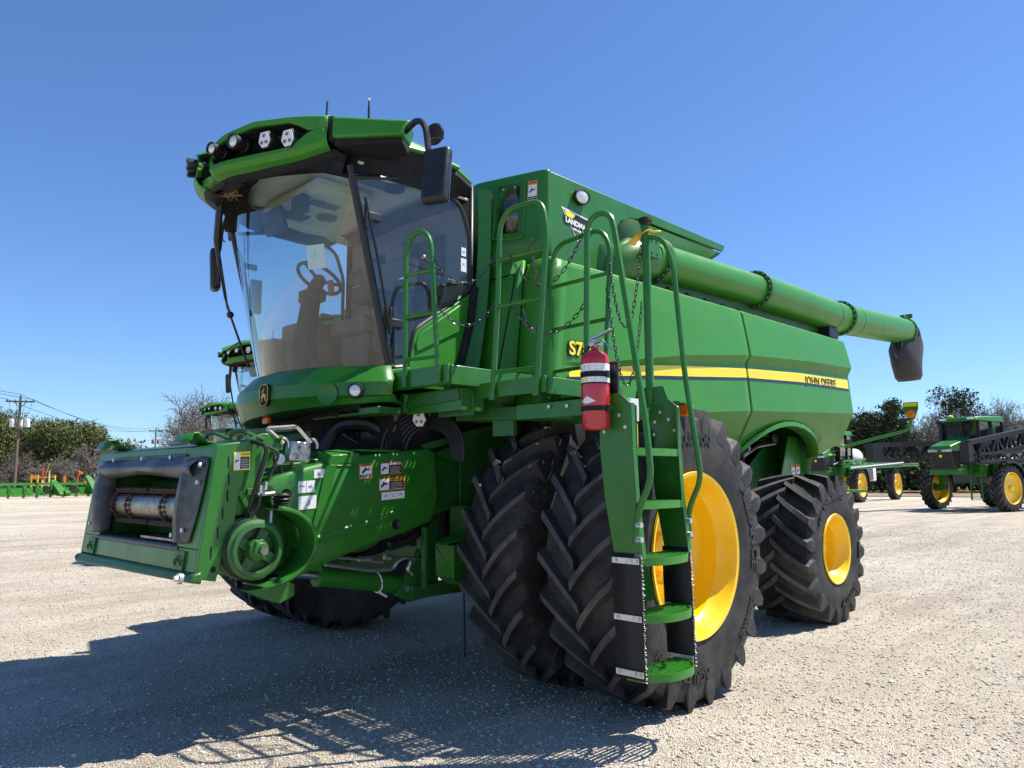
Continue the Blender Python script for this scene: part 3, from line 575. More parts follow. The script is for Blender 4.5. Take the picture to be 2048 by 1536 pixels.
# brow with lamp recess
def bc(t):   # t 0 centre .. 1 seam
    y = [.11, .24, .45, .70, .90]; X = [2.345, 2.31, 2.20, 2.02, 1.875]; zt = [3.925, 3.985, 4.045, 4.06, 4.045]; zl = [3.735, 3.75, 3.765, 3.81, 3.875]
    q = np.linspace(0, 1, 5); return float(I(t, q, X)), float(I(t, q, y)), float(I(t, q, zt)), float(I(t, q, zl))
LAMP = [(.19, 3.87, 0, .047), (.36, 3.895, 0, .054), (.53, 3.90, 1, .055), (.67, 3.90, 1, .058)]
for s in (1, -1):
    b = MB(); rows = []; r2 = []; r3 = []
    for t in np.linspace(0, 1, 15):
        X, Y, zt, zl = bc(t); n = V((.86, .42 * t + .1, 0)).normalized(); open_ = float(np.clip(min(t / .06, (.88 - t) / .14), 0, 1)); zm = (zt + zl) / 2
        p = lambda o, z: (X + n.x * o, s * (Y + n.y * o), z)
        zu = zt - .035 * open_ - (zt - zm) * (1 - open_); zd = zl + .03 * open_ + (zm - zl) * (1 - open_)
        rows.append([p(-.55, 4.17), p(-.30, 4.15), p(-.08, zt + .045), p(-.02, zt + .012), p(0, zt), p(-.005, zu), p(-.03, zu - .004)])
        r2.append([p(-.03, zd - .002), p(.005, zd), p(.01, zl), p(-.015, zl - .035), p(-.06, zl - .055), p(-.10, zl - .055)])
        r3.append([p(-.03, zu - .004), p(-.16, zu - .02), p(-.16, zd), p(-.03, zd)])
    b.grid(rows); b.build('roof_brow', GP, CB, smooth=28, solid=.004)
    b = MB(); b.grid(r2); b.build('roof_brow_lip', GP, CB, smooth=28, solid=.004)
    b = MB(); b.grid(r3); b.build('lamp_recess', BM, CB, smooth=30)
    # visor between brow and glass
    b = MB(); rows = []
    for t in np.linspace(0, 1, 12):
        X, Y, zt, zl = bc(t); w_ = ws(min(1, Y / .92), 1.0)
        rows.append([(X - .07, s * Y, zl - .05), (X - .16, s * Y, zl - .07), (w_.x + .06, s * Y, w_.z - .03), (w_.x - .05, s * Y, w_.z - .02), (w_.x - .1, s * Y, 3.95)])
    b.grid(rows); b.build('roof_visor', BM, CB, smooth=60, solid=.01)
    b = MB(); b.hexa([(1.86, s * .925, 3.885), (1.86, s * .925, 4.045), (1.50, s * .72, 4.12), (1.50, s * .72, 3.93), (1.54, s * 1.30, 3.895), (1.47, s * 1.32, 4.02), (1.27, s * 1.12, 4.05), (1.30, s * 1.1, 3.93)])
    b.build('roof_wing', GP, CB, bevel=.02, seg=3)
    b = MB(); b.hexa([(1.83, s * .915, 3.84), (1.83, s * .915, 3.90), (1.5, s * .72, 3.93), (1.5, s * .72, 3.84), (1.50, s * 1.26, 3.865), (1.50, s * 1.26, 3.91), (1.30, s * 1.1, 3.94), (1.30, s * 1.08, 3.88)])
    b.hexa([(1.87, s * .90, 3.87), (1.87, s * .90, 4.035), (1.6, s * .7, 4.08), (1.6, s * .7, 3.88), (1.85, s * .93, 3.87), (1.85, s * .93, 4.035), (1.58, s * .75, 4.08), (1.58, s * .75, 3.88)]); b.build('roof_wing_underside', BM, CB, bevel=.01)
    # side gutter
    b = MB(); b.tube([(1.45, s * .96, 3.985), (1.1, s * 1.02, 3.985), (.75, s * 1.015, 3.965)], .022, 8); b.build('roof_side_rail', GB, CB)
    for y, z, kind, r in LAMP:
        t = float(I(y, [.11, .24, .45, .70, .90], np.linspace(0, 1, 5))); X, _, zt, zl = bc(t); n = V((.93, .30 * s, -.06)).normalized(); c = V((X + (.035 if kind == 0 else -.01), s * y, z))
        b = MB()
        if kind == 0:
            b.lathe([(0, -.14), (r * .8, -.13), (r * .82, -.09), (r * .95, -.085), (r * .95, -.07), (r * .85, -.065), (r * .9, -.03), (r, .0), (r, .035), (r * .88, .037), (r * .85, .02)], c, n, 20); o = b.build('roof_lamp', BK, CB, smooth=35)
            b = MB(); b.lathe([(r * .86, .02), (r * .5, .034), (0, .038)], c, n, 20); b.build('lamp_glass', LN, o)
        else:
            a = V((-n.y, n.x, 0)).normalized(); up = n.cross(a); up = up if up.z > 0 else -up
            P = [(-.62, 1), (.62, 1), (1, -.2), (.45, -1), (-.45, -1), (-1, -.2)]
            b.prism([c - n * .06 + a * u * (r + .008) + up * v * (r + .008) for u, v in P], n * .085); o = b.build('roof_lamp', BK, CB, bevel=.006)
            b = MB(); b.prism([c + n * .024 + a * u * r + up * v * r for u, v in P], n * .006); f = b.build('lamp_reflector', WH, o, bevel=.003)
            b = MB()
            for u, v in ((0, .5), (-.38, -.38), (.38, -.38)): b.lathe([(.0, .007), (.006, .007), (.0115, .012), (.013, .006)], c + n * .026 + a * u * r + up * v * r, n, 12)
            b.build('lamp_diode', SD, o)
    # mirrors
    b = MB(); tx = -.14 if s > 0 else .05
    R = Matrix.Rotation(s * .38, 3, 'Z') @ Matrix.Rotation(tx, 3, 'Y')
    b.box((0, 0, 0), (.085, .205, .40)); b.v = [tuple(R @ V((x, y * (1 - .10 * (z < 0)), z)) + V((1.50, s * 1.635, 3.505))) for x, y, z in b.v]; o = b.build('side_mirror', BK, CB, bevel=.035, seg=4)
    b = MB(); b.box((-.046, 0, 0), (.004, .17, .36)); b.v = [tuple(R @ V(p) + V((1.50, s * 1.635, 3.505))) for p in b.v]; b.build('mirror_glass', ST, o)
    b = MB(); b.tube(fillet([(1.47, s * 1.26, 3.95), (1.49, s * 1.42, 3.98), (1.50, s * 1.52, 3.90), (1.50, s * 1.56, 3.68)], .08), .022, 8); b.tube([(1.49, s * 1.53, 3.80), (1.42, s * 1.62, 3.80)], .008, 5); b.build('mirror_arm', BK, CB)
    b = MB(); b.lathe([(0, -.012), (.07, -.01), (.078, .0), (.07, .01), (0, .02)], (1.42, s * 1.52, 3.86), (.9, .3 * s, -.1), 20); b.build('convex_mirror', BK, CB)
b = MB(); b.grid([[(1.80, y, 4.17), (2.08, y, 4.08), (2.25, y, 3.95), (2.27, y, 3.86)] for y in (-.13, 0, .13)]); b.grid([[(2.27, y, 3.76), (2.31, y, 3.73), (2.30, y, 3.69), (2.22, y, 3.68)] for y in (-.13, 0, .13)]); b.build('brow_centre', GP, CB, solid=.004)
b = MB(); b.b2((2.10, -.13, 3.70), (2.24, .13, 3.90)); b.hexa([(2.24, -.13, 3.66), (2.24, .13, 3.66), (1.9, .13, 3.84), (1.9, -.13, 3.84), (2.26, -.13, 3.70), (2.26, .13, 3.70), (1.9, .13, 3.9), (1.9, -.13, 3.9)]); b.build('brow_centre_backing', BM, CB)
# antennas
b = MB(); b.box((1.46, .80, 4.14), (.09, .09, .08)); b.cyl((1.46, .80, 4.17), (1.46, .80, 4.30), .009, 8); b.cyl((1.46, .80, 4.30), (1.46, .80, 4.38), .006, 6); b.build('antenna', BK, CB)
b = MB(); b.cyl((1.72, .62, 4.02), (1.695, .60, 4.33), .007, 6); b.build('whip_antenna', BK, CB)
b = MB(); b.cyl((1.46, .80, 4.35), (1.46, .80, 4.375), .008, 6); b.build('antenna_tip', WH, CB)
# wipers
b = MB(); b.tube([(2.02, -.42, 3.82), (1.98, -.55, 3.45), (1.93, -.60, 3.25)], [.03, .028, .012], 6); b.tube([(1.93, -.60, 3.25), (1.86, -.62, 3.0), (1.80, -.62, 2.86)], .008, 5); b.tube([(1.94, -.66, 3.55), (1.80, -.70, 2.95), (1.60, -.68, 2.45)], .010, 5); b.ball((1.80, -.64, 2.87), .03); b.build('wiper', BK, CB)
rnd = random.Random(3); b = MB()
for k in range(60):
    c = V((2.06 + rnd.uniform(-.04, .04), -.16 + rnd.uniform(-.06, .06), 3.72 + rnd.uniform(-.03, .03))); d = V((rnd.uniform(-1, 1), rnd.uniform(-1, 1), rnd.uniform(-1, 1))).normalized() * .035
    b.tube([c - d, c + d], .0022, 3)
tag(b.build('bird_nest', STRAW), 'small straw bird nest tucked under the cab roof brow above the windshield', 'nest')
# fascia under the windshield
def fx(t, o=0): return 1.845 - .44 * abs(t) ** 2.3 + o
def frow(t):
    a = ws(float(np.clip(t, -1, 1)), 0); e = max(0, abs(t) - .93)
    return [(a.x - .02, 1.02 * t * .93, 2.325), (a.x + .03, 1.03 * t * .94, 2.315), (fx(t, -.02), 1.06 * t, 2.215), (fx(t, .0), 1.07 * t, 2.19), (fx(t, .005), 1.07 * t, 2.10), (fx(t, -.03) , 1.06 * t, 2.045 + .05 * t), (fx(t, -.05), 1.05 * t, 2.00 + .06 * t), (fx(t, -.25), .95 * t, 1.99 + .06 * t)]
b = MB(); b.grid([frow(t) for t in np.linspace(-1, 1, 33)]); fa = b.build('front_fascia', G, CB, smooth=24, solid=.01)
nf = V((1, .0, .05)).normalized()
b = MB(); P = [(-.036, .075), (.036, .075), (.052, .055), (.052, -.04), (.03, -.075), (-.03, -.075), (-.052, -.04), (-.052, .055)]
cz = 2.135; cx = 1.868; dy0 = .10
b.prism([(cx - .03, dy0 + u * 1.22, cz + v * 1.08) for u, v in P], (.03, 0, 0)); em = b.build('emblem_plate', BM, CB, bevel=.003)
b = MB(); b.tube([(cx + .001, dy0 + u * 1.15, cz + v * 1.02) for u, v in P], .003, 5, closed=True); b.build('emblem_border', YL, em)
deer = [(-.020, -.052), (-.012, -.05), (-.016, -.03), (-.002, -.014), (.012, -.018), (.026, -.04), (.036, -.052), (.040, -.046), (.030, -.022), (.031, -.004), (.026, .010), (.012, .006), (-.002, .012), (-.006, .026), (.006, .034), (.016, .044), (.008, .042), (.008, .054), (.000, .042), (-.006, .056), (-.006, .040), (-.016, .034), (-.024, .030), (-.016, .024), (-.018, .004), (-.026, -.008), (-.036, -.012), (-.038, -.022), (-.030, -.020), (-.020, -.022), (-.024, -.036)]
b = MB(); b.prism([(cx + .0005, dy0 + u * 1.0, cz + v * .98) for u, v in deer], (.004, 0, 0)); b.build('deer_emblem', mat('gold_paint', (.75, .42, .05), .4), em, smooth=0)
b = MB(); c = V((1.605, .90, 2.125)); n = V((.78, .62, 0)); b.lathe([(.056, -.03), (.054, .012), (.045, .016), (.040, .006)], c, n, 28); o = b.build('fascia_lamp', BK, CB); b = MB(); b.lathe([(.041, .006), (.024, .014), (0, .016)], c, n, 24); b.build('lamp_glass', LN, o)
b = MB(); b.lathe([(.075, -.02), (.078, .006), (.05, -.004), (0, -.008)], (1.70, .70, 2.11), (.86, .5, 0), 28); b.build('lamp_blank', G, fa)
b = MB(); b.box((1.72, -.12, 1.965), (.03, .085, .05)); b.build('amber_marker', AM, CB, bevel=.004)
# brackets, hoses and dark machinery below the cab
b = MB(); b.b2((-.2, -.8, 1.72), (1.25, .86, 2.0)); b.b2((.4, -.75, 1.98), (1.5, .8, 2.2)); b.build('cab_base', BM, CB)
b = MB(); b.box((1.45, .30, 2.02), (.10, .42, .02)); b.box((1.45, .30, 1.99), (.05, .3, .05)); b.box((1.40, .78, 1.99), (.2, .5, .05)); b.bar((1.66, -.9, 1.90), (1.56, .05, 1.90), .06, .05); b.bar((1.74, -1.15, 1.915), (1.66, -.85, 1.925), .10, .03); b.build('support_bracket', GD, CB, bevel=.006)
b = MB(); b.bar((2.0, -.62, 1.70), (1.45, .1, 1.86), .05, .05); b.build('safety_strut', GD, CB)
b = MB()
for k in range(7):
    r = .17 + .022 * k; b.tube(arc((1.0 + .01 * k, .98, 1.72), r, -.3, 3.5, 16, (-.7, .7, 0)), .014, 6)
for k in range(6): b.tube(fillet([(1.2, .2 + .05 * k, 2.0), (1.35, .3 + .05 * k, 1.85 - .02 * k), (1.2, .75, 1.86 - .015 * k), (.9, 1.0, 1.95)], .1), .016, 6)
b.tube(fillet([(1.5, .35, 1.72), (1.42, .40, 1.92), (1.28, .62, 1.93), (1.15, .72, 1.80)], .12), .055, 10)
b.build('hydraulic_hose', BK, CB)
b = MB(); c = V((1.12, 1.03, 1.945)); n = V((.9, .3, -.1)).normalized(); a = V((-.3, .9, 0)).normalized(); up = V((.1, 0, 1)).normalized(); P = [(-.62, 1), (.62, 1), (1, -.2), (.45, -1), (-.45, -1), (-1, -.2)]; r = .055
b.prism([c - n * .05 + a * u * (r + .01) + up * v * (r + .01) for u, v in P], n * .07); o = b.build('service_lamp', BK, CB, bevel=.004)
b = MB(); b.prism([c + n * .02 + a * u * r + up * v * r for u, v in P], n * .006); f = b.build('lamp_reflector', WH, o)
b = MB()
for u, v in ((0, .5), (-.38, -.38), (.38, -.38)): b.lathe([(0, .007), (.006, .007), (.0115, .012), (.013, .006)], c + n * .022 + a * u * r + up * v * r, n, 12)
b.build('lamp_diode', SD, o)

# ---------------------------------------------------- platforms
def grating(x0, x1, y0, y1, z, sp=.035):
    """perforated deck plate with rows of real holes"""
    b = MB(); nx = max(2, int((x1 - x0) / sp)); ny = max(2, int((y1 - y0) / sp)); xs = np.linspace(x0, x1, nx + 1); ys = np.linspace(y0, y1, ny + 1)
    for i in range(nx):
        for j in range(ny):
            hole = not (i % 7 == 6 or j % 9 == 8); a, c = xs[i], ys[j]; e, f = xs[i + 1], ys[j + 1]
            if not hole: b.add([(a, c, z), (e, c, z), (e, f, z), (a, f, z)], [(0, 1, 2, 3)]); continue
            h = .30 + .12 * ((i + j) % 2); P = [(a, c), (e, c), (e, f), (a, f)]; mx, my = (a + e) / 2, (c + f) / 2
            Q = [(mx + (x - mx) * h * 1.25, my + (y - my) * h * 1.25) for x, y in P]
            b.add([(x, y, z) for x, y in P] + [(x, y, z) for x, y in Q], [(k, (k + 1) % 4, (k + 1) % 4 + 4, k + 4) for k in range(4)])
    return b
b = MB(); b.b2((1.335, .62, 2.14), (1.36, 1.60, 2.265)); b.b2((.45, 1.59, 2.13), (1.335, 1.612, 2.26)); b.b2((1.30, .62, 2.135), (1.335, 1.58, 2.15)); b.b2((.5, 1.0, 2.135), (.55, 1.58, 2.2)); p1 = b.build('upper_platform', G, CB, bevel=.004)
grating(.5, 1.335, .95, 1.588, 2.205).build('platform_deck', GD, p1, smooth=0, solid=.003)
b = MB(); b.b2((1.05, 1.30, 2.05), (1.075, 2.20, 2.155)); b.b2((.25, 2.19, 2.04), (1.05, 2.212, 2.15)); b.b2((.3, 1.62, 2.045), (.35, 2.18, 2.1)); p2 = b.build('middle_platform', G, CB, bevel=.004)
grating(.28, 1.05, 1.63, 2.188, 2.11).build('platform_deck', GD, p2, smooth=0, solid=.003)
b = MB(); b.b2((.945, 1.85, 1.895), (.97, 2.56, 1.995)); b.b2((.36, 2.56, 1.89), (.97, 2.58, 1.99)); b.b2((.36, 1.85, 1.895), (.38, 2.56, 1.99)); p3 = b.build('lower_platform', G, CB, bevel=.004)
grating(.39, .94, 2.02, 2.555, 1.955).build('platform_deck', GD, p3, smooth=0, solid=.003)
b = MB()
for p in ((1.362, 1.17, 2.235), (1.362, 1.17, 2.19), (1.362, 1.52, 2.23), (1.362, 1.52, 2.19)): bolt(b, p, (1, 0, 0), .013, .014)
for p in ((1.077, 1.745, 2.12), (1.077, 1.745, 2.075), (1.077, 2.14, 2.125), (1.077, 2.14, 2.08), (.972, 2.15, 1.965), (.972, 2.30, 1.96)): bolt(b, p, (1, 0, 0), .013, .014)
b.build('platform_bolt', ZN, CB)
b = MB()
# perforated side skirt under the upper platform, supports
b.b2((1.10, 1.22, 1.94), (1.115, 1.58, 2.10)); b.b2((.55, .95, 1.98), (1.25, 1.0, 2.12)); b.bar((1.2, .9, 2.05), (1.2, 1.55, 2.08), .05, .08); b.bar((.9, 1.2, 1.97), (.9, 2.3, 1.93), .06, .09); b.bar((.5, 1.2, 1.99), (.5, 2.3, 1.93), .06, .09); b.b2((.86, 1.55, 1.80), (.90, 1.75, 1.97)); b.build('platform_support', GD, CB, bevel=.004)
b = MB(); b.b2((1.20, .98, 1.97), (1.206, 1.56, 2.12)); b.b2((1.0, 1.56, 1.97), (1.206, 1.566, 2.12)); b.build('step_back_plate', G, CB)
# hoops
b = MB(); hp = [(1.375, 1.165, 2.16), (1.37, 1.155, 3.05)] + [V((1.37, 1.295, 3.07)) + V((0, -.14 * cos(a), .16 * sin(a))) for a in np.linspace(.15, pi - .15, 12)] + [(1.37, 1.44, 3.0), (1.375, 1.525, 2.16)]
b.tube(hp, .018, 10)
for z in (2.335, 2.64, 2.94): b.tube([(1.372, 1.163, z), (1.372, 1.435 + (3.0 - z) * .1, z - .012)], .014, 8)
for y in (1.165, 1.525): b.box((1.38, y, 2.20), (.012, .045, .11))
b.build('handrail', G, CB)
b = MB(); hp = fillet([(1.09, 1.745, 2.04), (1.09, 1.80, 2.7), (1.085, 1.815, 3.22), (1.085, 1.90, 3.315), (1.085, 2.20, 3.30), (1.085, 2.24, 3.10), (1.09, 2.14, 2.04)], .09, 6); b.tube(hp, .019, 10)
for z, y0, y1 in ((2.215, 1.76, 2.155), (2.66, 1.795, 2.20), (2.98, 1.81, 2.225)): b.tube([(1.088, y0, z), (1.088, y1, z - .01)], .016, 8)
for y in (1.745, 2.14): b.box((1.095, y, 2.09), (.012, .05, .12))
b.build('handrail', G, CB)
b = MB(); hp = fillet([(.35, 1.60, 2.10), (.35, 1.64, 3.15), (.35, 1.72, 3.27), (.35, 2.12, 3.30), (.35, 2.20, 3.15), (.35, 2.12, 2.10)], .09, 6); b.tube(hp, .018, 10)
for z in (2.30, 2.62, 2.95): b.tube([(.35, 1.61 + .03 * (z - 2.1), z), (.35, 2.13 + .06 * (z - 2.1), z + .01)], .015, 8)
b.build('handrail', G, CB)
b = MB(); hp = [(1.0, 2.47, 1.96), (1.0, 2.50, 3.02)] + [V((1.0, 2.60, 3.03)) + V((0, -.10 * cos(a), .10 * sin(a))) for a in np.linspace(.15, pi - .2, 10)] + fillet([(1.0, 2.71, 3.0), (1.04, 2.925, 1.82), (1.06, 2.965, 1.50), (1.06, 2.87, 1.33), (1.06, 2.85, 1.14)], .08); b.tube(hp, .0185, 10); b.build('handrail', G, CB)
b = MB(); b.cyl((.5, 2.60, 1.96), (.5, 2.60, 3.17), .027, 12); b.tube(fillet([(.5, 2.60, 3.10), (.5, 2.74, 3.05), (.5, 2.80, 2.88), (.5, 2.86, 2.15), (.5, 2.95, 1.50), (.5, 2.85, 1.31), (.5, 2.855, 1.14)], .08), .0175, 10)
b.prism([(.49, y, z) for y, z in ((2.47, 1.98), (2.50, 2.09), (2.70, 2.09), (2.74, 1.98))], (.012, 0, 0)); po = b.build('handrail', G, CB)
b = MB(); b.lathe([(0, .03), (.02, .03), (.045, .02), (.048, 0), (.03, -.012), (.018, -.03)], (.5, 2.60, 3.20), (0, 0, 1), 16); b.build('knob', BK, po)
tg = MB(); tg.tube(arc((.5, 2.615, 3.12), .035, 0, 2 * pi, 14, (1, 0, 0), (0, 1, .3))[:-1], .004, 4, closed=True); tg.add([(.53, 2.60, 3.12), (.56, 2.57, 3.12), (.60, 2.53, 3.04), (.565, 2.56, 3.03)], [(0, 1, 2, 3)]); tg.add([(.52, 2.65, 3.12), (.50, 2.72, 3.11), (.51, 2.72, 3.10), (.53, 2.65, 3.10)], [(0, 1, 2, 3)])
tag(tg.build('plastic_tag', mat('tag_yellow', (.85, .45, .02), .5), solid=.003), 'small yellow plastic tag tied to the top of the ladder handrail under a black knob', 'tag')
# ladder
LY = [(2.0, 2.63, 2.79), (1.94, 2.61, 2.83), (1.68, 2.61, 2.835), (1.39, 2.64, 2.85), (1.06, 2.70, 2.885)]
lad = MB()
def stringer(x, fl):
    b = MB(); n = len(LY); P = [(x, a + (.03 if i == 0 else 0), z) for i, (z, a, c) in enumerate(LY)] + [(x, c - (.03 if i == 0 else 0), z) for i, (z, a, c) in list(enumerate(LY))[::-1]]
    b.prism(P, (.008, 0, 0)); o = [(x, c, z) for z, a, c in LY[1:]]
    for i in range(len(o) - 1): b.bar(V(o[i]) + V((fl, 0, 0)), V(o[i + 1]) + V((fl, 0, 0)), abs(fl) * 2, .006, (0, 1, 0))
    return b
sA = stringer(1.05, -.02).build('ladder_stringer', G, CB, bevel=.003); sB = stringer(.53, .02).build('ladder_stringer', G, CB, bevel=.003)
b = MB(); b.b2((.80, 2.60, 1.1), (.806, 2.70, 1.95)); b.build('ladder_stiffener', GD, CB)
for s_, x, nx in ((sA, 1.058, 1), (sB, .538, 1)):
    b = MB()
    for y, z in ((2.66, 1.86), (2.76, 1.87), (2.70, 1.92), (2.65, 1.78), (2.80, 1.80)): bolt(b, (x, y, z), (1, 0, 0), .012, .010)
    for z in (1.25, 1.17): b.cyl((x - .03 * 0 + .012, 2.865, z), (x + .012, 2.90, z), .016, 8)
    b.build('ladder_bolt', ZN, s_)
sticker(lambda u, v, o: V((.74 - u, 2.63 + o, 1.93 + v)), .12, .14, 'n1'); sticker(lambda u, v, o: V((.74 - u, 2.63 + o, 1.76 + v)), .09, .17, 'cv')
def step(z, y1, curve, depth=.22):
    b = MB(); x0, x1 = .56, 1.045; n = 12; P = []
    for i in range(n + 1):
        x = x0 + (x1 - x0) * i / n; u = 2 * i / n - 1; P.append((x, y1 - curve * (abs(u) ** 3.0) - curve * .3 * u * u))
    o = [(x, y) for x, y in P]; b.grid([[(x, y, z - .022), (x, y, z + .022), (x, y - .006, z + .022)] for x, y in o])
    b.grid([[(x, y1 - depth, z - .022), (x, y1 - depth, z + .022), (x, y1 - depth + .006, z + .022)] for x in (x0, x1)])
    for i in range(1, 7):
        y = y1 - depth + (depth - .01) * i / 7; xs = [x for x, yy in o if yy > y]
        if len(xs) > 1: b.box(((xs[0] + xs[-1]) / 2, y, z + .006), (xs[-1] - xs[0], .0045, .034))
    for i in (3, 6, 9): x, y = o[i]; b.box((x, (y + y1 - depth) / 2, z + .008), (.005, y - y1 + depth, .014))
    for x in (x0, x1): b.box((x, y1 - depth / 2 - curve * .6, z), (.006, depth - curve * 1.1, .044))
    return b.build('ladder_step', GB, CB, smooth=30)
for z, y, c in ((.42, 2.985, .10), (.735, 2.975, .09), (1.045, 2.955, .07), (1.355, 2.885, .02), (1.66, 2.86, .02)): step(z, y, c)
b = MB(); b.prism([(.60, 2.66, .77), (.95, 2.66, .77), (.95, 2.66, .98), (.70, 2.66, .98), (.66, 2.66, .94)], (0, .006, 0)); b.build('step_riser', G, CB)
for x, dx in ((1.06, 0), (.545, 0)):
    b = MB(); rows = []
    for z in np.linspace(.41, 1.09, 12): k = (1.09 - z); rows.append([(x + .004 * sin(z * 9), 2.69 + .02 * k, z), (x + .008 * sin(z * 7 + 1), 2.885 + .015 * k + .003 * sin(z * 60), z)])
    b.grid(rows); o = b.build('rubber_flap', RS, CB, solid=.012)
    b = MB(); rnd = random.Random(4)
    for z in np.linspace(.41, 1.08, 60): y = 2.888 + .015 * (1.09 - z) + rnd.uniform(-.002, .004); b.tube([(x, y - .006, z), (x + rnd.uniform(-.004, .012), y + rnd.uniform(0, .008), z + rnd.uniform(-.008, .008))], .0022, 3)
    b.build('frayed_edge', WH, o)
    for z in (1.05, .74, .445):
        b = MB(); b.box((x + .014, 2.785 + .02 * (1.09 - z), z), (.004, .185, .034)); b.build('flap_strap', ZN, o, bevel=.0015); b = MB()
        for dy in (-.065, .04, .075): bolt(b, (x + .016, 2.785 + dy + .02 * (1.09 - z), z), (1, 0, 0), .010, .006)
        b.build('strap_bolt', ST, o)
b = MB(); b.box((.40, 2.80, 1.935), (.07, .07, .075)); b.build('side_marker_lamp', AM, CB, bevel=.008)
b = MB(); b.box((.44, 2.76, 1.98), (.14, .12, .012)); b.box((.50, 2.70, 1.92), (.01, .1, .1)); b.build('marker_bracket', G, CB)

# ---------------------------------------------------- chains
CH = mat('chain_steel', (.10, .10, .10), .35, metal=.9, var=.5, vs=40)
def chain(p0, p1, sag, n=None, bias=0):
    p0, p1 = V(p0), V(p1); L = []
    for i in range(41):
        t = i / 40; p = p0.lerp(p1, t); p.z -= sag * 4 * t * (1 - t) * (1 + bias * (t - .5)); L.append(p)
    d = [0]
    for i in range(40): d.append(d[-1] + (L[i + 1] - L[i]).length)
    pitch = .036; m = int(d[-1] / pitch); b = MB()
    for k in range(m):
        s0 = (k + .5) * d[-1] / m; i = next(j for j in range(40) if d[j + 1] >= s0); c = L[i].lerp(L[i + 1], (s0 - d[i]) / (d[i + 1] - d[i])); t = (L[i + 1] - L[i]).normalized()
        sd = t.cross(V((.3, .2, 1))).normalized(); u = sd if k % 2 else t.cross(sd).normalized(); a, w_ = .024, .0095; P = []
        for j in range(10):
            an = 2 * pi * j / 10; q = cos(an); P.append(c + t * (a * np.sign(q) * abs(q) ** .6) + u * w_ * sin(an))
        b.tube(P, .0034, 4, closed=True)
    for p in (p0, p1): b.tube(arc(p + V((0, 0, .022)), .024, 0, 2 * pi, 12, (.7, .7, 0))[:-1], .003, 4, closed=True)
    return b.build('safety_chain', CH, CB, smooth=60, recalc=False)
chain((1.37, 1.47, 2.99), (1.085, 1.79, 3.04), .19)
chain((1.37, 1.50, 2.67), (1.085, 1.77, 2.68), .14)
chain((1.10, 1.93, 2.97), (1.0, 2.46, 3.02), .25)
chain((1.10, 1.92, 2.66), (1.0, 2.47, 2.58), .19)
chain((1.08, 2.10, 3.02), (1.0, 2.12, 2.66), .02)
chain((1.05, 1.99, 2.62), (.98, 2.12, 2.62), .15)
chain((.50, 2.56, 3.04), (.37, 2.20, 3.02), .50)
chain((.50, 2.55, 2.62), (.36, 2.17, 2.85), .60)
# ---------------------------------------------------- feeder house
P = [(2.35, 1.50), (2.15, 1.60), (1.75, 1.665), (1.0, 1.735), (.35, 1.75), (.35, 1.35), (.75, 1.24), (1.10, 1.145), (1.65, 1.01), (1.95, .93), (2.35, .90)]
b = MB(); b.prism([(x, -.82, z) for x, z in P[:5] + P[5:]], (0, 1.64, 0)); b.build('feeder_house', GD, CB, bevel=.01)
# moulded side cover with a crease and a hooded cut-out for the pulley
C = [(2.24, 1.53), (2.12, 1.565), (1.98, 1.60), (1.86, 1.625), (1.66, 1.665), (1.60, 1.672), (1.0, 1.732), (.93, 1.70), (.90, 1.35), (.96, 1.20), (1.20, 1.13), (1.41, 1.085), (1.69, 1.015), (1.95, .93), (2.05, .905), (2.07, 1.02), (2.055, 1.12), (2.09, 1.23), (2.17, 1.33), (2.26, 1.38), (2.25, 1.42), (2.30, 1.48)]
me = MB(); cx_, cz_ = 1.75, 1.33
outer = [(x, .83, z) for x, z in C]; mid = [(x, .965, z) for x, z in C]
inn = [(cx_ + (x - cx_) * .93, .985, cz_ + (z - cz_) * .90) for x, z in C]
me.grid([outer + [outer[0]], mid + [mid[0]], inn + [inn[0]]]); me.add(inn, [tuple(range(len(inn)))]); me.build('feeder_side_cover', G, CB, smooth=40, bevel=.008)
b = MB(); rows = []
for x, z in ((1.98, 1.13), (1.80, 1.17), (1.58, 1.215), (1.35, 1.27), (1.10, 1.345)): rows.append([(x, .984, z + .012), (x, .999, z), (x - .01, .999, z - .05 * 0 - .012), (x, .984, z - .05)])
b.grid(rows)
b.prism([(x, .984, z) for x, z in ((1.88, 1.60), (1.80, 1.605), (1.97, 1.02), (2.02, 1.01))], (0, .012, 0)); b.build('cover_rib', G, CB, smooth=60)
b = MB(); b.hexa([(1.86, .99, 1.60), (1.62, .99, 1.625), (1.62, .85, 1.66), (1.86, .85, 1.64), (1.86, .99, 1.665), (1.62, .99, 1.685), (1.62, .85, 1.72), (1.86, .85, 1.70)]); b.b2((1.25, .83, 1.70), (1.6, .96, 1.715)); b.b2((1.63, .985, 1.598), (1.85, .992, 1.606)); b.build('cover_latch_housing', G, CB, bevel=.012)
b = MB()
for x, z in ((1.30, 1.19), (2.16, 1.42)): b.lathe([(.035, -.004), (.034, .008), (.024, .002), (0, .0)], (x, .986, z), (0, 1, 0), 18)
b.build('cover_plug', BK, CB)
b = MB()
for x, z in ((.83, 1.53), (.78, 1.42)): bolt(b, (x, .84, z), (0, 1, 0), .01, .012)
b.build('cover_bolt', ZN, CB)
def onf(x0, z0): return lambda u, v, o: V((x0 - u, .986 + o, z0 + v + u * .06))
sticker(onf(1.565, 1.565), .105, .10, 'wv'); sticker(onf(1.35, 1.585), .19, .085, 'dh'); sticker(onf(1.34, 1.475), .225, .085, 'wh'); sticker(onf(1.33, 1.395), .20, .052, 'n3')
sticker(onf(1.90, 1.55), .135, .055, 'n2', 'instruction_label'); sticker(onf(2.02, 1.465), .12, .075, 'n2', 'instruction_label'); sticker(onf(2.01, 1.365), .13, .085, 'n1', 'instruction_label')
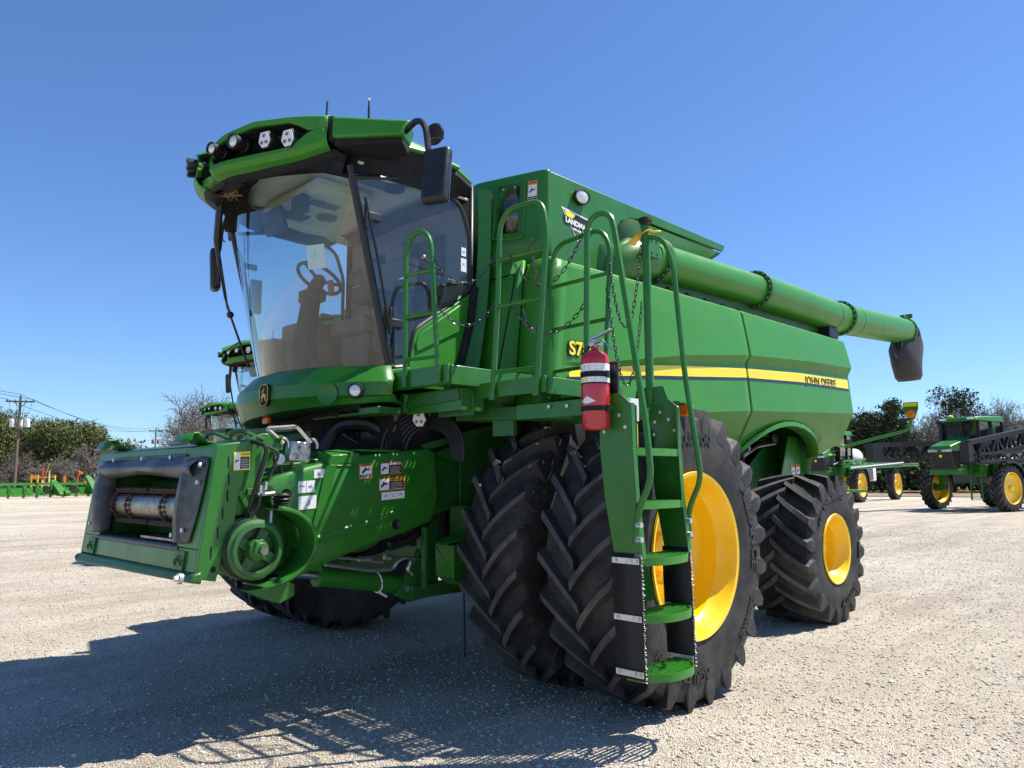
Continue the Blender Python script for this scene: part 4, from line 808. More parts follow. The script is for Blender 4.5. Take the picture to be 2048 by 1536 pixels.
# hooded guard behind the pulley (curved sheet)
b = MB(); rows = []
for a in np.linspace(radians(80), radians(-95), 26):
    r = .335 + .012 * sin(a * 2); rows.append([(2.36 - r * .93 * cos(a), y, 1.115 + (r * .66) * sin(a)) for y in (.90, 1.0, 1.09, 1.15)] + [(2.36 - (r + .02) * .93 * cos(a), 1.155, 1.115 + (r * .66 + .02) * sin(a))])
b.grid(rows); b.build('pulley_guard', G, CB, smooth=60, solid=.008)
PS = len(COL.objects)
b = MB(); c = (2.39, .90, 1.10)
b.lathe([(.06, 0), (.215, 0), (.235, .02), (.235, .05), (.21, .06)], c, (0, 1, 0), 40); b.lathe([(.215, .06), (.225, .14), (.222, .20), (.20, .21), (.195, .235), (.165, .24), (.16, .20), (.165, .14)], c, (0, 1, 0), 48); b.lathe([(.05, .26), (.075, .25), (.085, .16), (.09, .13)], c, (0, 1, 0), 40)
for k in range(4): a = .5 + k * pi / 2; b.bar(V(c) + V((.06 * cos(a), .175, .06 * sin(a))), V(c) + V((.17 * cos(a), .175, .17 * sin(a))), 0.075, .03, (0, 1, 0))
pu = b.build('drive_pulley', GD, CB, smooth=35); b = MB(); b.lathe([(.172, .14), (0, .138)], c, (0, 1, 0), 40); b.build('pulley_web', GD, pu)
b = MB(); b.lathe([(.218, .062), (.224, .075), (.218, .085), (.226, .095), (.219, .105), (.227, .115), (.22, .125), (.228, .135), (.221, .145), (.229, .155), (.223, .165), (.226, .18)], c, (0, 1, 0), 48); b.build('drive_belt', BK, pu)
b = MB(); b.box((2.39, 1.145, 1.10), (.11, .02, .13), Matrix.Rotation(.4, 3, 'Y')); b.cyl((2.39, 1.13, 1.10), (2.39, 1.19, 1.10), .055, 20)
for dx, dz in ((.03, .06), (-.03, -.06)): bolt(b, (2.39 + dx, 1.155, 1.10 + dz), (0, 1, 0), .014, .014)
b.build('pulley_hub', G, pu, bevel=.004); b = MB(); b.cyl((2.39, 1.16, 1.10), (2.39, 1.23, 1.10), .030, 20); b.build('drive_shaft', SD, pu)
b = MB()
for k in range(3): b.lathe([(.012, 0), (.012, .004), (0, .004)], (2.39 + .18 * cos(2.9 + .16 * k), 1.116, 1.10 + .18 * sin(2.9 + .16 * k)), (0, 1, 0), 10)
b.build('pulley_hole', BM, pu)
for o_ in list(COL.objects)[PS:]:   # overall pulley size
    for v_ in o_.data.vertices: v_.co = V((2.39, .90, 1.10)) + (v_.co - V((2.39, .90, 1.10))) * .80
b = MB(); b.lathe([(.03, 0), (.06, .01), (.045, .02), (.06, .03), (.045, .045), (.06, .055), (.03, .07)], (2.20, 1.0, 1.36), (0, 0, 1), 20); b.lathe([(.03, 0), (.06, .01), (.045, .02), (.06, .03), (.03, .05)], (2.25, 1.0, .885), (0, 0, 1), 20); b.build('idler_pulley', BK, CB)
b = MB(); b.prism([(2.42, .9, .86), (2.12, .9, .88), (2.10, .9, .80), (2.2, .9, .76), (2.3, .9, .80)], (0, .12, 0)); b.b2((2.10, 1.0, .80), (2.20, 1.012, .87)); b.build('idler_bracket', G, CB, bevel=.004)
# face frame
b = MB()
b.prism([(x, .97, z) for x, z in ((2.625, 1.715), (2.43, 1.745), (2.47, 1.52), (2.50, 1.27), (2.58, 1.02), (2.60, .93), (2.72, .955))], (0, .03, 0)); b.build('faceplate_side', G, CB, bevel=.004); b = MB()
b.prism([(x, -1.0, z) for x, z in ((2.625, 1.715), (2.43, 1.745), (2.47, 1.52), (2.50, 1.27), (2.58, 1.02), (2.60, .93), (2.72, .955))], (0, .03, 0))
b.build('faceplate_side', G, CB, bevel=.004)
def fxx(z): return 2.625 + (1.715 - z) * .125
def fr(y0, y1, z0, z1, d=.02, o=0): m = MB(); m.hexa([(fxx(z0) + o, y0, z0), (fxx(z0) + o, y1, z0), (fxx(z1) + o, y1, z1), (fxx(z1) + o, y0, z1)] + [(fxx(z) + o - d, y, z) for y, z in ((y0, z0), (y1, z0), (y1, z1), (y0, z1))]); return m
b = MB()
for a in ((-.968, .968, 1.60, 1.714), (-.968, -.68, 1.117, 1.60), (.68, .968, 1.117, 1.60), (-.968, .968, .985, 1.115)): b.merge(fr(*a))
b.hexa([(2.60, -.99, 1.716), (2.60, .99, 1.716), (2.40, .99, 1.748), (2.40, -.99, 1.748), (2.60, -.99, 1.722), (2.60, .99, 1.722), (2.40, .99, 1.754), (2.40, -.99, 1.754)])
b.build('faceplate', G, CB, bevel=.004)
b = MB(); b.hexa([(2.69, -.97, .905), (2.69, 1.02, .925), (2.765, 1.02, .94), (2.765, -.97, .92), (2.69, -.97, .985), (2.69, 1.02, .995), (2.74, 1.02, .985), (2.74, -.97, .975)]); b.cyl((2.73, -1.0, .945), (2.73, -.96, .945), .03, 12); b.build('lower_beam', GD, CB, bevel=.012)
b = MB(); b.cyl((2.79, .98, .965), (2.81, .98, .967), .03, 16); bolt(b, (2.80, .98, .967), (1, 0, 0), .018, .03); b.build('beam_pin', ZN, CB)
for s in (-1, 1):
    b = MB(); b.merge(fr(s * .70 - .13 * (s < 0), s * .70 + .13 * (s > 0), .99, 1.10, .012, .014))
    for k in range(3): c = (fxx(1.03) + .018, s * (.73 + .04 * k), 1.055 - .02 * abs(k - 1)); b.tube(arc(c, .016, .6, 5.2, 10, (0, 1, 0), (0, 0, 1)), .004, 4)
    b.build('corner_plate', GD, CB)
b = MB()
for x, z in ((2.55, 1.62), (2.545, 1.52), (2.55, 1.42), (2.575, 1.32), (2.60, 1.21), (2.635, 1.10)): b.prism([(x - .004, 1.0005, z - .035), (x + .004, 1.0005, z - .035), (x + .007, 1.0005, z + .025), (x - .001, 1.0005, z + .035)], (0, .002, 0))
b.prism([(2.47, 1.0005, 1.60), (2.485, 1.0005, 1.60), (2.49, 1.0005, 1.66), (2.475, 1.0005, 1.66)], (0, .002, 0)); b.lathe([(.018, .001), (0, .002)], (2.62, 1.0, 1.0), (0, 1, 0), 12); b.build('faceplate_slot', BM, CB, smooth=0)
sticker(lambda u, v, o: V((2.47 - u * .9 - .0, 1.002 + o, 1.625 + v + u * .05)), .115, .11, 'ch')
# rubber surround of the opening
def flap(pts, nm, th=.012, sm=50): b = MB(); b.grid(pts); return b.build(nm, RG, CB, smooth=sm, solid=th, sub=1)
for s in (-1, 1):
    rows = []
    for z in (1.655, 1.60, 1.52, 1.44, 1.34, 1.26, 1.19, 1.14):
        k = (1.655 - z) / .515; w_ = .55 + .03 * sin(k * 5) + .06 * k * k; e = .035 * sin(pi * min(1, k * 1.1)) + .02
        rows.append([(fxx(z) + .012, s * .96 - s * .10 * k * k, z), (fxx(z) + .016, s * .86 - s * .06 * k * k, z), (fxx(z) + .02 + e * .5, s * .78 - s * .04 * k, z), (fxx(z) + .02 + e, s * (w_ + .18), z), (fxx(z) + .02 + e * .9, s * (w_ + .11), z), (fxx(z) + .012 + e * .4, s * (w_ + .08), z), (fxx(z) - .06, s * (w_ + .08), z)])
    flap(rows, 'rubber_side_boot')
rows = []
for y in np.linspace(-.84, .84, 13):
    d = .012 * sin(y * 9); rows.append([(fxx(1.655) + .012, y, 1.655), (fxx(1.62) + .03, y, 1.625 + d * .3), (fxx(1.6) + .065 + d, y, 1.60), (fxx(1.57) + .06 + d, y, 1.565 + .012 * cos(y * 5)), (fxx(1.55) + .01, y, 1.53 + .02 * cos(y * 4))])
flap(rows, 'rubber_top_boot')
b = MB(); b.merge(fr(-.66, .62, 1.64, 1.675, .006, .012)); b.build('boot_clamp_strip', BK, CB, bevel=.003)
b = MB()
for y, z in ((-.55, 1.655), (-.02, 1.655), (.45, 1.655), (.90, 1.60), (.90, 1.50), (.70, 1.575), (-.88, 1.55), (.80, 1.22), (.66, 1.185), (-.80, 1.2)): bolt(b, (fxx(z) + .03, y, z), (1, 0, .1), .015, .014)
b.build('boot_bolt', ZN, CB)
# throat: floor, walls, roof of the opening and the chain drum
b = MB(); b.hexa([(2.70, -.70, 1.10), (2.70, .70, 1.10), (1.6, .70, 1.10), (1.6, -.70, 1.10), (2.70, -.70, 1.12), (2.70, .70, 1.12), (1.6, .70, 1.14), (1.6, -.70, 1.14)]); b.cyl((2.685, -.70, 1.105), (2.685, .70, 1.105), .024, 12); b.build('throat_floor', mat('floor_worn_steel', (.10, .10, .10), .45, metal=.7, var=.4, vs=8), CB)
for s in (-1, 1): b = MB(); b.b2((1.7, s * .70, 1.0), (2.625, s * .71, 1.70)); b.b2((2.60, s * .70, 1.0), (2.69, s * .71, 1.30)); b.build('throat_wall', GD, CB)
b = MB()
b.b2((1.7, -.7, 1.69), (2.60, .7, 1.70)); b.b2((1.68, -.7, 1.0), (1.7, .7, 1.7)); b.build('throat_wall', GD, CB)
b = MB(); b.cyl((2.55, -.60, 1.34), (2.55, .62, 1.34), .098, 40); dr = b.build('feed_drum', SD, CB, smooth=50)
b = MB()
for y in (-.57, -.30, .30, .57):
    for k in range(18):
        a = 2 * pi * k / 18; c = V((2.55 + .112 * cos(a), y, 1.34 + .112 * sin(a))); b.bar(c - V((-sin(a), 0, cos(a))) * .017, c + V((-sin(a), 0, cos(a))) * .017, .022, .014, (cos(a), 0, sin(a)))
        for dy in (-.013, .013): b.cyl(c + V((0, dy - .003, 0)), c + V((0, dy + .003, 0)), .009, 8)
for a in (.9, 3.0, 5.3):
    for y0, y1 in ((-.57, .0), (.05, .57)): c = V((2.55 + .13 * cos(a), 0, 1.34 + .13 * sin(a))); b.bar(c + V((0, y0, 0)), c + V((0, y1, 0)), .006, .035, (cos(a), 0, sin(a))); b.bar(c + V((0, y0, 0)), c + V((0, y1, 0)), .03, .006, (cos(a), 0, sin(a)))
for k in range(22): b.box((2.62, -.5 + k * .048, 1.455), (.012, .02, .014))
b.build('feed_chain', RU, dr)
b = MB(); b.b2((2.66, .0, 1.135), (2.30, .6, 1.150)); b.b2((2.5, -.6, 1.2), (2.45, .0, 1.21)); b.build('throat_strip', SD, CB)
# top hooks and handles
def hook(y):
    b = MB(); pr = [(2.60, 1.755), (2.62, 1.80), (2.66, 1.80), (2.69, 1.775), (2.70, 1.755), (2.63, 1.72)]; b.grid([[(x, y + d, z) for d in (-.12, .12)] for x, z in [(2.50, 1.735), (2.56, 1.745), (2.60, 1.775), (2.625, 1.80), (2.655, 1.795), (2.665, 1.76), (2.70, 1.735)]]); return b.build('alignment_hook', G, CB, solid=.012, smooth=60)
hook(.62); hook(-.78)
b = MB()
for y in (.46, .82): b.tube(fillet([(2.42, y - .09, 1.75), (2.42, y - .06, 1.81), (2.42, y + .06, 1.815), (2.30, y + .12, 1.76)], .03), .013, 6)
b.build('frame_handle', GD, CB)
b = MB(); b.prism([(x, .90, z) for x, z in ((2.44, 1.75), (2.3, 1.80), (2.16, 1.79), (2.16, 1.70), (2.25, 1.68), (2.30, 1.5), (2.42, 1.3), (2.47, 1.3))], (0, .03, 0)); b.lathe([(.02, 0), (.012, .03)], (2.2, .93, 1.76), (0, 1, 0), 12)
b.b2((2.2, .60, 1.70), (2.45, .9, 1.76)); b.bar((2.46, .94, 1.45), (2.3, .94, 1.20), .03, .03); b.b2((2.15, .86, 1.42), (2.4, .95, 1.46)); b.build('frame_gusset', G, CB, bevel=.003)
b = MB(); b.hexa([(1.97, .86, 1.62), (2.12, .86, 1.63), (2.10, .86, 1.76), (1.96, .86, 1.75), (1.97, .94, 1.62), (2.12, .94, 1.63), (2.10, .94, 1.76), (1.96, .94, 1.75)])
cp = b.build('multi_coupler', mat('cast_aluminium', (.55, .56, .55), .35, metal=.85, bump=.3, bs=120), CB, bevel=.012)
b = MB()
for x, z in ((2.075, 1.73), (1.995, 1.73), (2.08, 1.66), (2.0, 1.655)): b.lathe([(.022, 0), (.022, .006), (.016, .008), (.014, .003), (0, .003)], (x, .94, z), (0, 1, 0), 16)
b.cyl((2.035, .94, 1.70), (2.035, .965, 1.70), .024, 16); b.cyl((2.04, .94, 1.735), (2.04, .96, 1.735), .018, 12)
for x in (2.15, 1.94): b.tube(arc((x, .90, 1.73), .045, -.4, 2.8, 10, (-1, 0, 0)), .012, 8)
b.cyl((2.19, .92, 1.64), (2.19, .95, 1.64), .035, 16); b.build('coupler_lever', ST, cp)
b = MB(); b.tube(fillet([(2.16, .93, 1.74), (2.27, .92, 1.83), (2.05, .90, 1.855), (1.955, .92, 1.75)], .02), .014, 4); b.build('coupler_handle', ZN, cp)
b = MB()
b.tube(fillet([(2.38, .93, 1.75), (2.30, 1.0, 1.72), (2.36, 1.02, 1.55), (2.39, 1.0, 1.42), (2.40, .97, 1.32)], .06), .013, 7); b.tube(fillet([(2.30, .95, 1.73), (2.22, 1.0, 1.68), (2.30, 1.0, 1.50)], .04), .010, 6); b.tube(fillet([(2.33, .98, 1.45), (2.35, 1.0, 1.35), (2.43, 1.0, 1.25), (2.46, 1.0, 1.18)], .03), .011, 6); b.tube([(2.24, .95, 1.46), (2.24, .97, 1.30)], .012, 6); b.tube([(2.17, .92, 1.62), (2.17, .95, 1.50)], .01, 6); b.build('feeder_hose', BK, CB)
b = MB()
for p, q in (((2.305, 1.0, 1.50), (2.31, 1.0, 1.45)), ((2.345, 1.01, 1.48), (2.345, 1.01, 1.43)), ((2.35, .98, 1.42), (2.24, .98, 1.43)), ((2.24, .96, 1.47), (2.24, .97, 1.36)), ((2.25, .97, 1.33), (2.26, .98, 1.24)), ((2.46, 1.0, 1.20), (2.47, 1.0, 1.13))): b.cyl(p, q, .014, 8)
b.build('hose_fitting', ZN, CB)
# lift cylinder, hydraulic lines, lower frame
b = MB(); b.cyl((1.72, .68, .85), (1.05, .68, .725), .068, 24); b.cyl((1.74, .68, .854), (1.70, .68, .846), .074, 24); ly = b.build('lift_cylinder', G, CB, smooth=40)
b = MB(); b.cyl((2.05, .68, .912), (1.72, .68, .85), .028, 16); b.build('cylinder_rod', ST, ly); b = MB(); b.tube(arc((1.24, .68, .76), .074, 0, 6.2, 16, (0, 1, 0), (.1, 0, 1)), .006, 5); b.tube([(1.24, .72, .69), (1.18, .73, .655)], .008, 4); b.build('cable_tie', WH, ly)
b = MB()
b.tube(fillet([(1.75, .80, .94), (1.35, .76, .86), (1.15, .76, .85), (1.12, .76, .90), (1.05, .76, .93), (.9, .76, .90)], .04), .014, 8); b.tube([(1.60, .70, .97), (1.2, .70, .90)], .012, 8); b.tube(fillet([(1.02, .80, .90), (1.05, .80, .84), (1.0, .80, .80)], .02), .012, 8)
for x in (1.42, 1.37, 1.20): b.cyl((x, .72, .945 - .02 * (1.42 - x)), (x - .05, .72, .935 - .02 * (1.42 - x)), .022, 8)
b.build('hydraulic_pipe', ZN, CB)
b = MB()
for k in range(5): b.tube(fillet([(1.5, .55 + .03 * k, .97 - .01 * k), (1.15, .6, .95 + .015 * k), (.98, .66, 1.1 + .02 * k), (.9, .6, 1.3)], .15), .015, 6)
b.tube(fillet([(1.2, .78, 1.02), (1.0, .80, 1.06), (.85, .80, 1.2)], .1), .035, 8); b.build('hydraulic_hose', BK, CB); b = MB(); b.tube([(.78, 1.12, .74), (.775, 1.12, .55), (.77, 1.125, .22)], .008, 5); b.build('drain_hose', BK, CB)
b = MB(); b.b2((.75, .98, .80), (.93, 1.18, 1.03)); b.prism([(.93, .98, 1.03), (.93, 1.10, 1.03), (.75, 1.18, 1.08), (.75, .98, 1.10)], (0, 0, .01)); b.prism([(.93, 1.0, .80), (.75, 1.0, .80), (.75, 1.0, .74), (.85, 1.0, .74)], (0, .16, 0)); b.build('valve_box', G, CB, bevel=.01)
b = MB()
for y, z in ((1.181, .86), (1.181, .99)): bolt(b, (.80, y, z), (0, 1, 0), .012, .012)
bolt(b, (1.03, .74, .70), (0, 1, 0), .022, .04); b.build('box_bolt', ZN, CB)
b = MB(); b.b2((-.3, .72, .62), (1.0, .80, .72)); b.prism([(1.12, .72, .66), (1.05, .72, .76), (.90, .72, .98), (.90, .72, 1.2), (.72, .72, 1.2), (.72, .72, .62), (1.0, .72, .60)], (0, .05, 0)); b.b2((.94, .86, .70), (.97, .90, 1.15)); b.prism([(.60, .86, 1.0), (.60, .86, 1.62), (.86, .86, 1.70), (.16, .86, 1.98), (-.10, .86, 1.98), (-.10, .86, 1.0)], (0, .025, 0)); b.bar((1.0, .90, 1.74), (.25, .92, 1.93), .05, .05); b.b2((.62, .85, .75), (.68, 1.1, 1.3)); b.build('lower_frame', GD, CB, bevel=.004)
b = MB()
for x, z in ((.55, 1.1), (.6, 1.5), (.2, 1.9)): bolt(b, (x, .886, z), (0, 1, 0), .013, .012)
b.build('frame_bolt', ZN, CB)
b = MB(); b.box((.12, .93, 1.90), (.10, .02, .12)); b.lathe([(.02, 0), (.012, .02)], (.12, .94, 1.93), (0, 1, 0), 10); b.build('hose_clamp_plate', G, CB)

# ---------------------------------------------------- fire extinguisher (hangs on the ladder)
FE = thing('fire_extinguisher', 'red fire extinguisher strapped upright beside the top of the combine ladder', 'fire extinguisher', (1.12, 2.635, 1.79))
b = MB(); b.lathe([(.074, .0), (.082, .012), (.084, .02), (.084, .40), (.078, .43), (.055, .455), (.026, .468), (.022, .485)], (0, 0, 0), (0, 0, 1), 40); b.lathe([(0, .014), (.074, .014), (.074, 0)], (0, 0, 0), (0, 0, 1), 40); b.build('cylinder', RE, FE, smooth=50)
b = MB(); b.cyl((0, 0, .48), (0, 0, .53), .022, 14); b.cyl((.0, -.03, .50), (0, .05, .50), .015, 10); b.lathe([(.022, 0), (.02, .016), (0, .018)], (.02, 0, .505), (1, 0, 0), 14)
b.bar((0, -.02, .535), (0, .12, .575), .030, .012); b.bar((0, -.02, .53), (0, .06, .52), .02, .005); b.bar((0, .055, .525), (0, .125, .45), .018, .005); b.build('valve_head', ST, FE, bevel=.003)
b = MB(); b.tube(fillet([(0, -.03, .50), (0, -.085, .46), (0, -.095, .36), (0, -.09, .25)], .04), .009, 8); b.build('hose', BK, FE)
def band_(z0, z1, m, nm, r=.0855, a0=0, a1=2 * pi): b = MB(); b.lathe([(r, z0), (r, z1)], (0, 0, 0), (0, 0, 1), 40, a0, a1); return b.build(nm, m, FE, smooth=60, recalc=False)
lb = band_(.27, .38, WH, 'paper_label', .0848)
band_(.302, .335, BM, 'strap', .0875); band_(.105, .135, BM, 'strap', .0875); band_(.262, .27, BM, 'strap', .0865)
b = MB(); b.box((.0, .092, .318), (.03, .014, .04)); b.box((0, .092, .12), (.03, .014, .045)); b.b2((-.10, .04, .05), (-.08, .10, .40)); b.build('bracket', BK, FE, bevel=.003)
b = MB(); bl = [(-.6, .372, .05, .006, 0), (.0, .36, .03, .02, 1), (.5, .365, .04, .012, 2), (.5, .345, .04, .01, 2), (-.55, .35, .03, .014, 0), (.3, .285, .05, .016, 2), (.85, .295, .03, .008, 2)]
for a, z, w_, h_, k in bl: da = w_ / .085 / 2; b.add([(.0853 * cos(a - da), .0853 * sin(a - da), z - h_ / 2), (.0853 * cos(a + da), .0853 * sin(a + da), z - h_ / 2), (.0853 * cos(a + da), .0853 * sin(a + da), z + h_ / 2), (.0853 * cos(a - da), .0853 * sin(a - da), z + h_ / 2)], [(0, 1, 2, 3)])
b.build('label_print', mat('label_grey', (.25, .25, .26), .5), lb, smooth=0, recalc=False)
b = MB()
for a in (-.75, -.4, -.05): b.add([(.0854 * cos(a + d), .0854 * sin(a + d), z) for d, z in ((-.14, .275), (.14, .275), (.14, .298), (-.14, .298))], [(0, 1, 2, 3)])
b.build('label_symbol', YS, lb, smooth=0, recalc=False)
b = MB(); a0 = .0
for (P, nm) in (([(-.55, .155), (.05, .185), (.65, .155), (.05, .135)], 0),): b.add([(.0852 * cos(a0 + d), .0852 * sin(a0 + d), z) for d, z in [(-.55, .160), (-.25, .175), (.05, .19), (.35, .175), (.65, .160), (.35, .152), (.05, .147), (-.25, .150)]], [(0, 1, 2, 7), (2, 3, 6, 7), (3, 4, 5, 6)])
b.build('maker_diamond', WH, lb, smooth=0, recalc=False)
# ============================================================ neighbours in the row
for i, (dx, dy) in enumerate(((-4.2, -8.5), (-9.2, -20.7))):
    c = copy_tree(CB); c.location = (dx, dy, 0)
    c['label'] = ('second green combine harvester parked just behind the far side of the foreground one', 'farthest green combine harvester in the row, its windshield seen beside the bare tree')[i]
# ============================================================ ground
def gravel_mat():
    m, t, b = nodes('gravel'); tc = t.nodes.new('ShaderNodeTexCoord')
    def vor(sc, feat='F1', rnd_=1):
        v = t.nodes.new('ShaderNodeTexVoronoi'); v.inputs['Scale'].default_value = sc; v.feature = feat; v.inputs['Randomness'].default_value = rnd_; t.links.new(tc.outputs['Object'], v.inputs['Vector']); return v
    def nz(sc, d=6, r=.65): n = t.nodes.new('ShaderNodeTexNoise'); n.inputs['Scale'].default_value = sc; n.inputs['Detail'].default_value = d; n.inputs['Roughness'].default_value = r; t.links.new(tc.outputs['Object'], n.inputs['Vector']); return n
    def mix(f, a, c, mode='MIX'):
        x = t.nodes.new('ShaderNodeMix'); x.data_type = 'RGBA'; x.blend_type = mode
        if isinstance(f, float): x.inputs[0].default_value = f
        else: t.links.new(f, x.inputs[0])
        for i, q in ((6, a), (7, c)):
            if isinstance(q, tuple): x.inputs[i].default_value = q + (1,)
            else: t.links.new(q, x.inputs[i])
        return x.outputs[2]
    v1 = vor(95); v2 = vor(38); n1 = nz(.25, 8, .6); n2 = nz(160, 3); n3 = nz(1.6, 6, .7)
    stone = ramp(t, v1.outputs['Color'], [(0, (.36, .305, .23)), (.3, (.60, .535, .43)), (.7, (.74, .67, .56)), (1, (.88, .83, .74))])
    s2 = ramp(t, v2.outputs['Color'], [(0, (.44, .38, .30)), (.6, (.70, .64, .53)), (1, (.86, .82, .74))])
    big = ramp(t, v2.outputs['Distance'], [(.0, (1, 1, 1)), (.12, (1, 1, 1)), (.2, (0, 0, 0))])
    c = mix(big.outputs[0], stone.outputs[0], s2.outputs[0])
    f1 = ramp(t, n1.outputs[0], [(.35, (.88, .86, .83)), (.65, (1.08, 1.08, 1.08))]); c = mix(1.0, c, f1.outputs[0], 'MULTIPLY')
    f3 = ramp(t, n3.outputs[0], [(.35, (.86, .85, .84)), (.6, (1.04, 1.04, 1.04))]); c = mix(1.0, c, f3.outputs[0], 'MULTIPLY')
    f2 = ramp(t, n2.outputs[0], [(.3, (.70, .68, .66)), (.65, (1.06, 1.06, 1.06))]); c = mix(1.0, c, f2.outputs[0], 'MULTIPLY')
    mp = t.nodes.new('ShaderNodeMapping'); mp.inputs['Rotation'].default_value = (0, 0, .5); mp.inputs['Scale'].default_value = (.10, 1.1, 1); t.links.new(tc.outputs['Object'], mp.inputs[0])
    n5 = nz(1.0, 5, .6); t.links.new(mp.outputs[0], n5.inputs['Vector']); f5 = ramp(t, n5.outputs[0], [(.36, (.80, .775, .75)), (.5, (1, 1, 1)), (.7, (1.08, 1.08, 1.08))]); c = mix(1.0, c, f5.outputs[0], 'MULTIPLY')
    t.links.new(c, b.inputs['Base Color']); b.inputs['Roughness'].default_value = .9; b.inputs['Specular IOR Level'].default_value = .2
    # bump of rounded stones
    h = t.nodes.new('ShaderNodeMath'); h.operation = 'MULTIPLY_ADD'; h.inputs[1].default_value = -1; h.inputs[2].default_value = 0; t.links.new(v1.outputs['Distance'], h.inputs[0])
    h2 = t.nodes.new('ShaderNodeMath'); h2.operation = 'MULTIPLY_ADD'; h2.inputs[1].default_value = .5; t.links.new(n2.outputs[0], h2.inputs[0]); t.links.new(h.outputs[0], h2.inputs[2])
    h3 = t.nodes.new('ShaderNodeMath'); h3.operation = 'MULTIPLY_ADD'; h3.inputs[1].default_value = 1.2; t.links.new(big.outputs[0], h3.inputs[0]); t.links.new(h2.outputs[0], h3.inputs[2])
    bp = t.nodes.new('ShaderNodeBump'); bp.inputs['Strength'].default_value = 1.0; bp.inputs['Distance'].default_value = .016; t.links.new(h3.outputs[0], bp.inputs['Height']); t.links.new(bp.outputs[0], b.inputs['Normal'])
    return m
GM = gravel_mat()
def gz(x, y): return .008 * math.sin(x * .9 + y * .4) * math.sin(y * .7 - x * .3)
b = MB(); b.add([(-900, -900, -.012), (500, -900, -.012), (500, 500, -.012), (-900, 500, -.012)], [(0, 1, 2, 3)]); b.v = [(x, y, -.002) for x, y, z in b.v]
tag(b.build('gravel_yard', GM, smooth=0), kind='structure')
# loose stones lying on the yard near the camera
rs = np.random.RandomState(5); N = 110000
r = 1.2 + 24 * rs.rand(N) ** 1.25; a = radians(224) + (rs.rand(N) - .5) * 1.55; X = 4.63 + r * np.cos(a); Y = 5.35 + r * np.sin(a); sz = .0028 + .0075 * rs.rand(N) ** 3.0 + .0010 * (r / 6); sz[:1800] = .010 + .007 * rs.rand(1800); sz[:60] = .017 + .010 * rs.rand(60)
ico = [V(p).normalized() for p in ((0, 0, 1), (.9, 0, .45), (.28, .85, .45), (-.72, .53, .45), (-.72, -.53, .45), (.28, -.85, .45), (.72, .53, -.45), (-.28, .85, -.45), (-.9, 0, -.45), (-.28, -.85, -.45), (.72, -.53, -.45), (0, 0, -1))]
icf = np.array([(0, 1, 2), (0, 2, 3), (0, 3, 4), (0, 4, 5), (0, 5, 1), (1, 6, 2), (2, 7, 3), (3, 8, 4), (4, 9, 5), (5, 10, 1), (6, 7, 2), (7, 8, 3), (8, 9, 4), (9, 10, 5), (10, 6, 1), (6, 11, 7), (7, 11, 8), (8, 11, 9), (9, 11, 10), (10, 11, 6)])
icv = np.array([tuple(p) for p in ico]); sc = np.stack([.8 + .7 * rs.rand(N), .8 + .7 * rs.rand(N), .35 + .35 * rs.rand(N)], 1) * sz[:, None]
jit = 1 + .28 * (rs.rand(N, 12, 1) - .5) * 2; vv = icv[None] * jit * sc[:, None, :]; th = rs.rand(N) * 6.28; c_, s_ = np.cos(th)[:, None], np.sin(th)[:, None]
vx = vv[:, :, 0] * c_ - vv[:, :, 1] * s_ + X[:, None]; vy = vv[:, :, 0] * s_ + vv[:, :, 1] * c_ + Y[:, None]; vz = vv[:, :, 2] + sz[:, None] * .15
def np_mesh(name, verts, faces, m, cols=None, parent=None):
    me = bpy.data.meshes.new(name); k = faces.shape[1]; me.vertices.add(len(verts)); me.vertices.foreach_set('co', verts.astype(np.float32).ravel())
    me.loops.add(faces.size); me.loops.foreach_set('vertex_index', faces.astype(np.int32).ravel()); me.polygons.add(len(faces)); me.polygons.foreach_set('loop_start', np.arange(0, faces.size, k, dtype=np.int32)); me.polygons.foreach_set('loop_total', np.full(len(faces), k, dtype=np.int32))
    me.update(calc_edges=True)
    if cols is not None:
        ca = me.color_attributes.new('tone', 'FLOAT_COLOR', 'POINT'); cc = np.ones((len(verts), 4), np.float32); cc[:, :3] = cols; ca.data.foreach_set('color', cc.ravel())
    me.materials.append(m); o = bpy.data.objects.new(name, me); COL.objects.link(o)
    if parent: o.parent = parent
    return o
sm, t, bb = nodes('loose_stone'); at = t.nodes.new('ShaderNodeAttribute'); at.attribute_name = 'tone'; t.links.new(at.outputs[0], bb.inputs['Base Color']); bb.inputs['Roughness'].default_value = .9
tn = (.38 + .30 * rs.rand(N, 1)) * np.array([[1, .91, .78]]) * (1 - .1 * rs.rand(N, 3)); tone = np.repeat(tn, 12, 0)
fs = (icf[None] + (np.arange(N) * 12)[:, None, None]).reshape(-1, 3)
tag(np_mesh('loose_gravel', np.stack([vx, vy, vz], 2).reshape(-1, 3), fs, sm, tone), kind='stuff', label='loose pale gravel stones scattered over the yard')
dg_ = mat('dry_grass', (.22, .17, .09), .95, var=.4, vs=.8)
b = MB()
def gp(px, d): # ground point from a bearing (degrees right of the view axis) and distance
    a = radians(224) - radians(px); return V((4.63 + d * cos(a), 5.35 + d * sin(a), 0))
b.add([gp(-50, 80) + V((0, 0, .03)), gp(-16, 82) + V((0, 0, .03)), gp(-10, 400) + V((0, 0, .05)), gp(-50, 400) + V((0, 0, .05))], [(0, 1, 2, 3)])
b.add([gp(8, 60) + V((0, 0, .03)), gp(45, 58) + V((0, 0, .03)), gp(50, 400) + V((0, 0, .05)), gp(8, 400) + V((0, 0, .05))], [(0, 1, 2, 3)])
tag(b.build('dry_grass_verge', dg_, smooth=0), kind='structure')

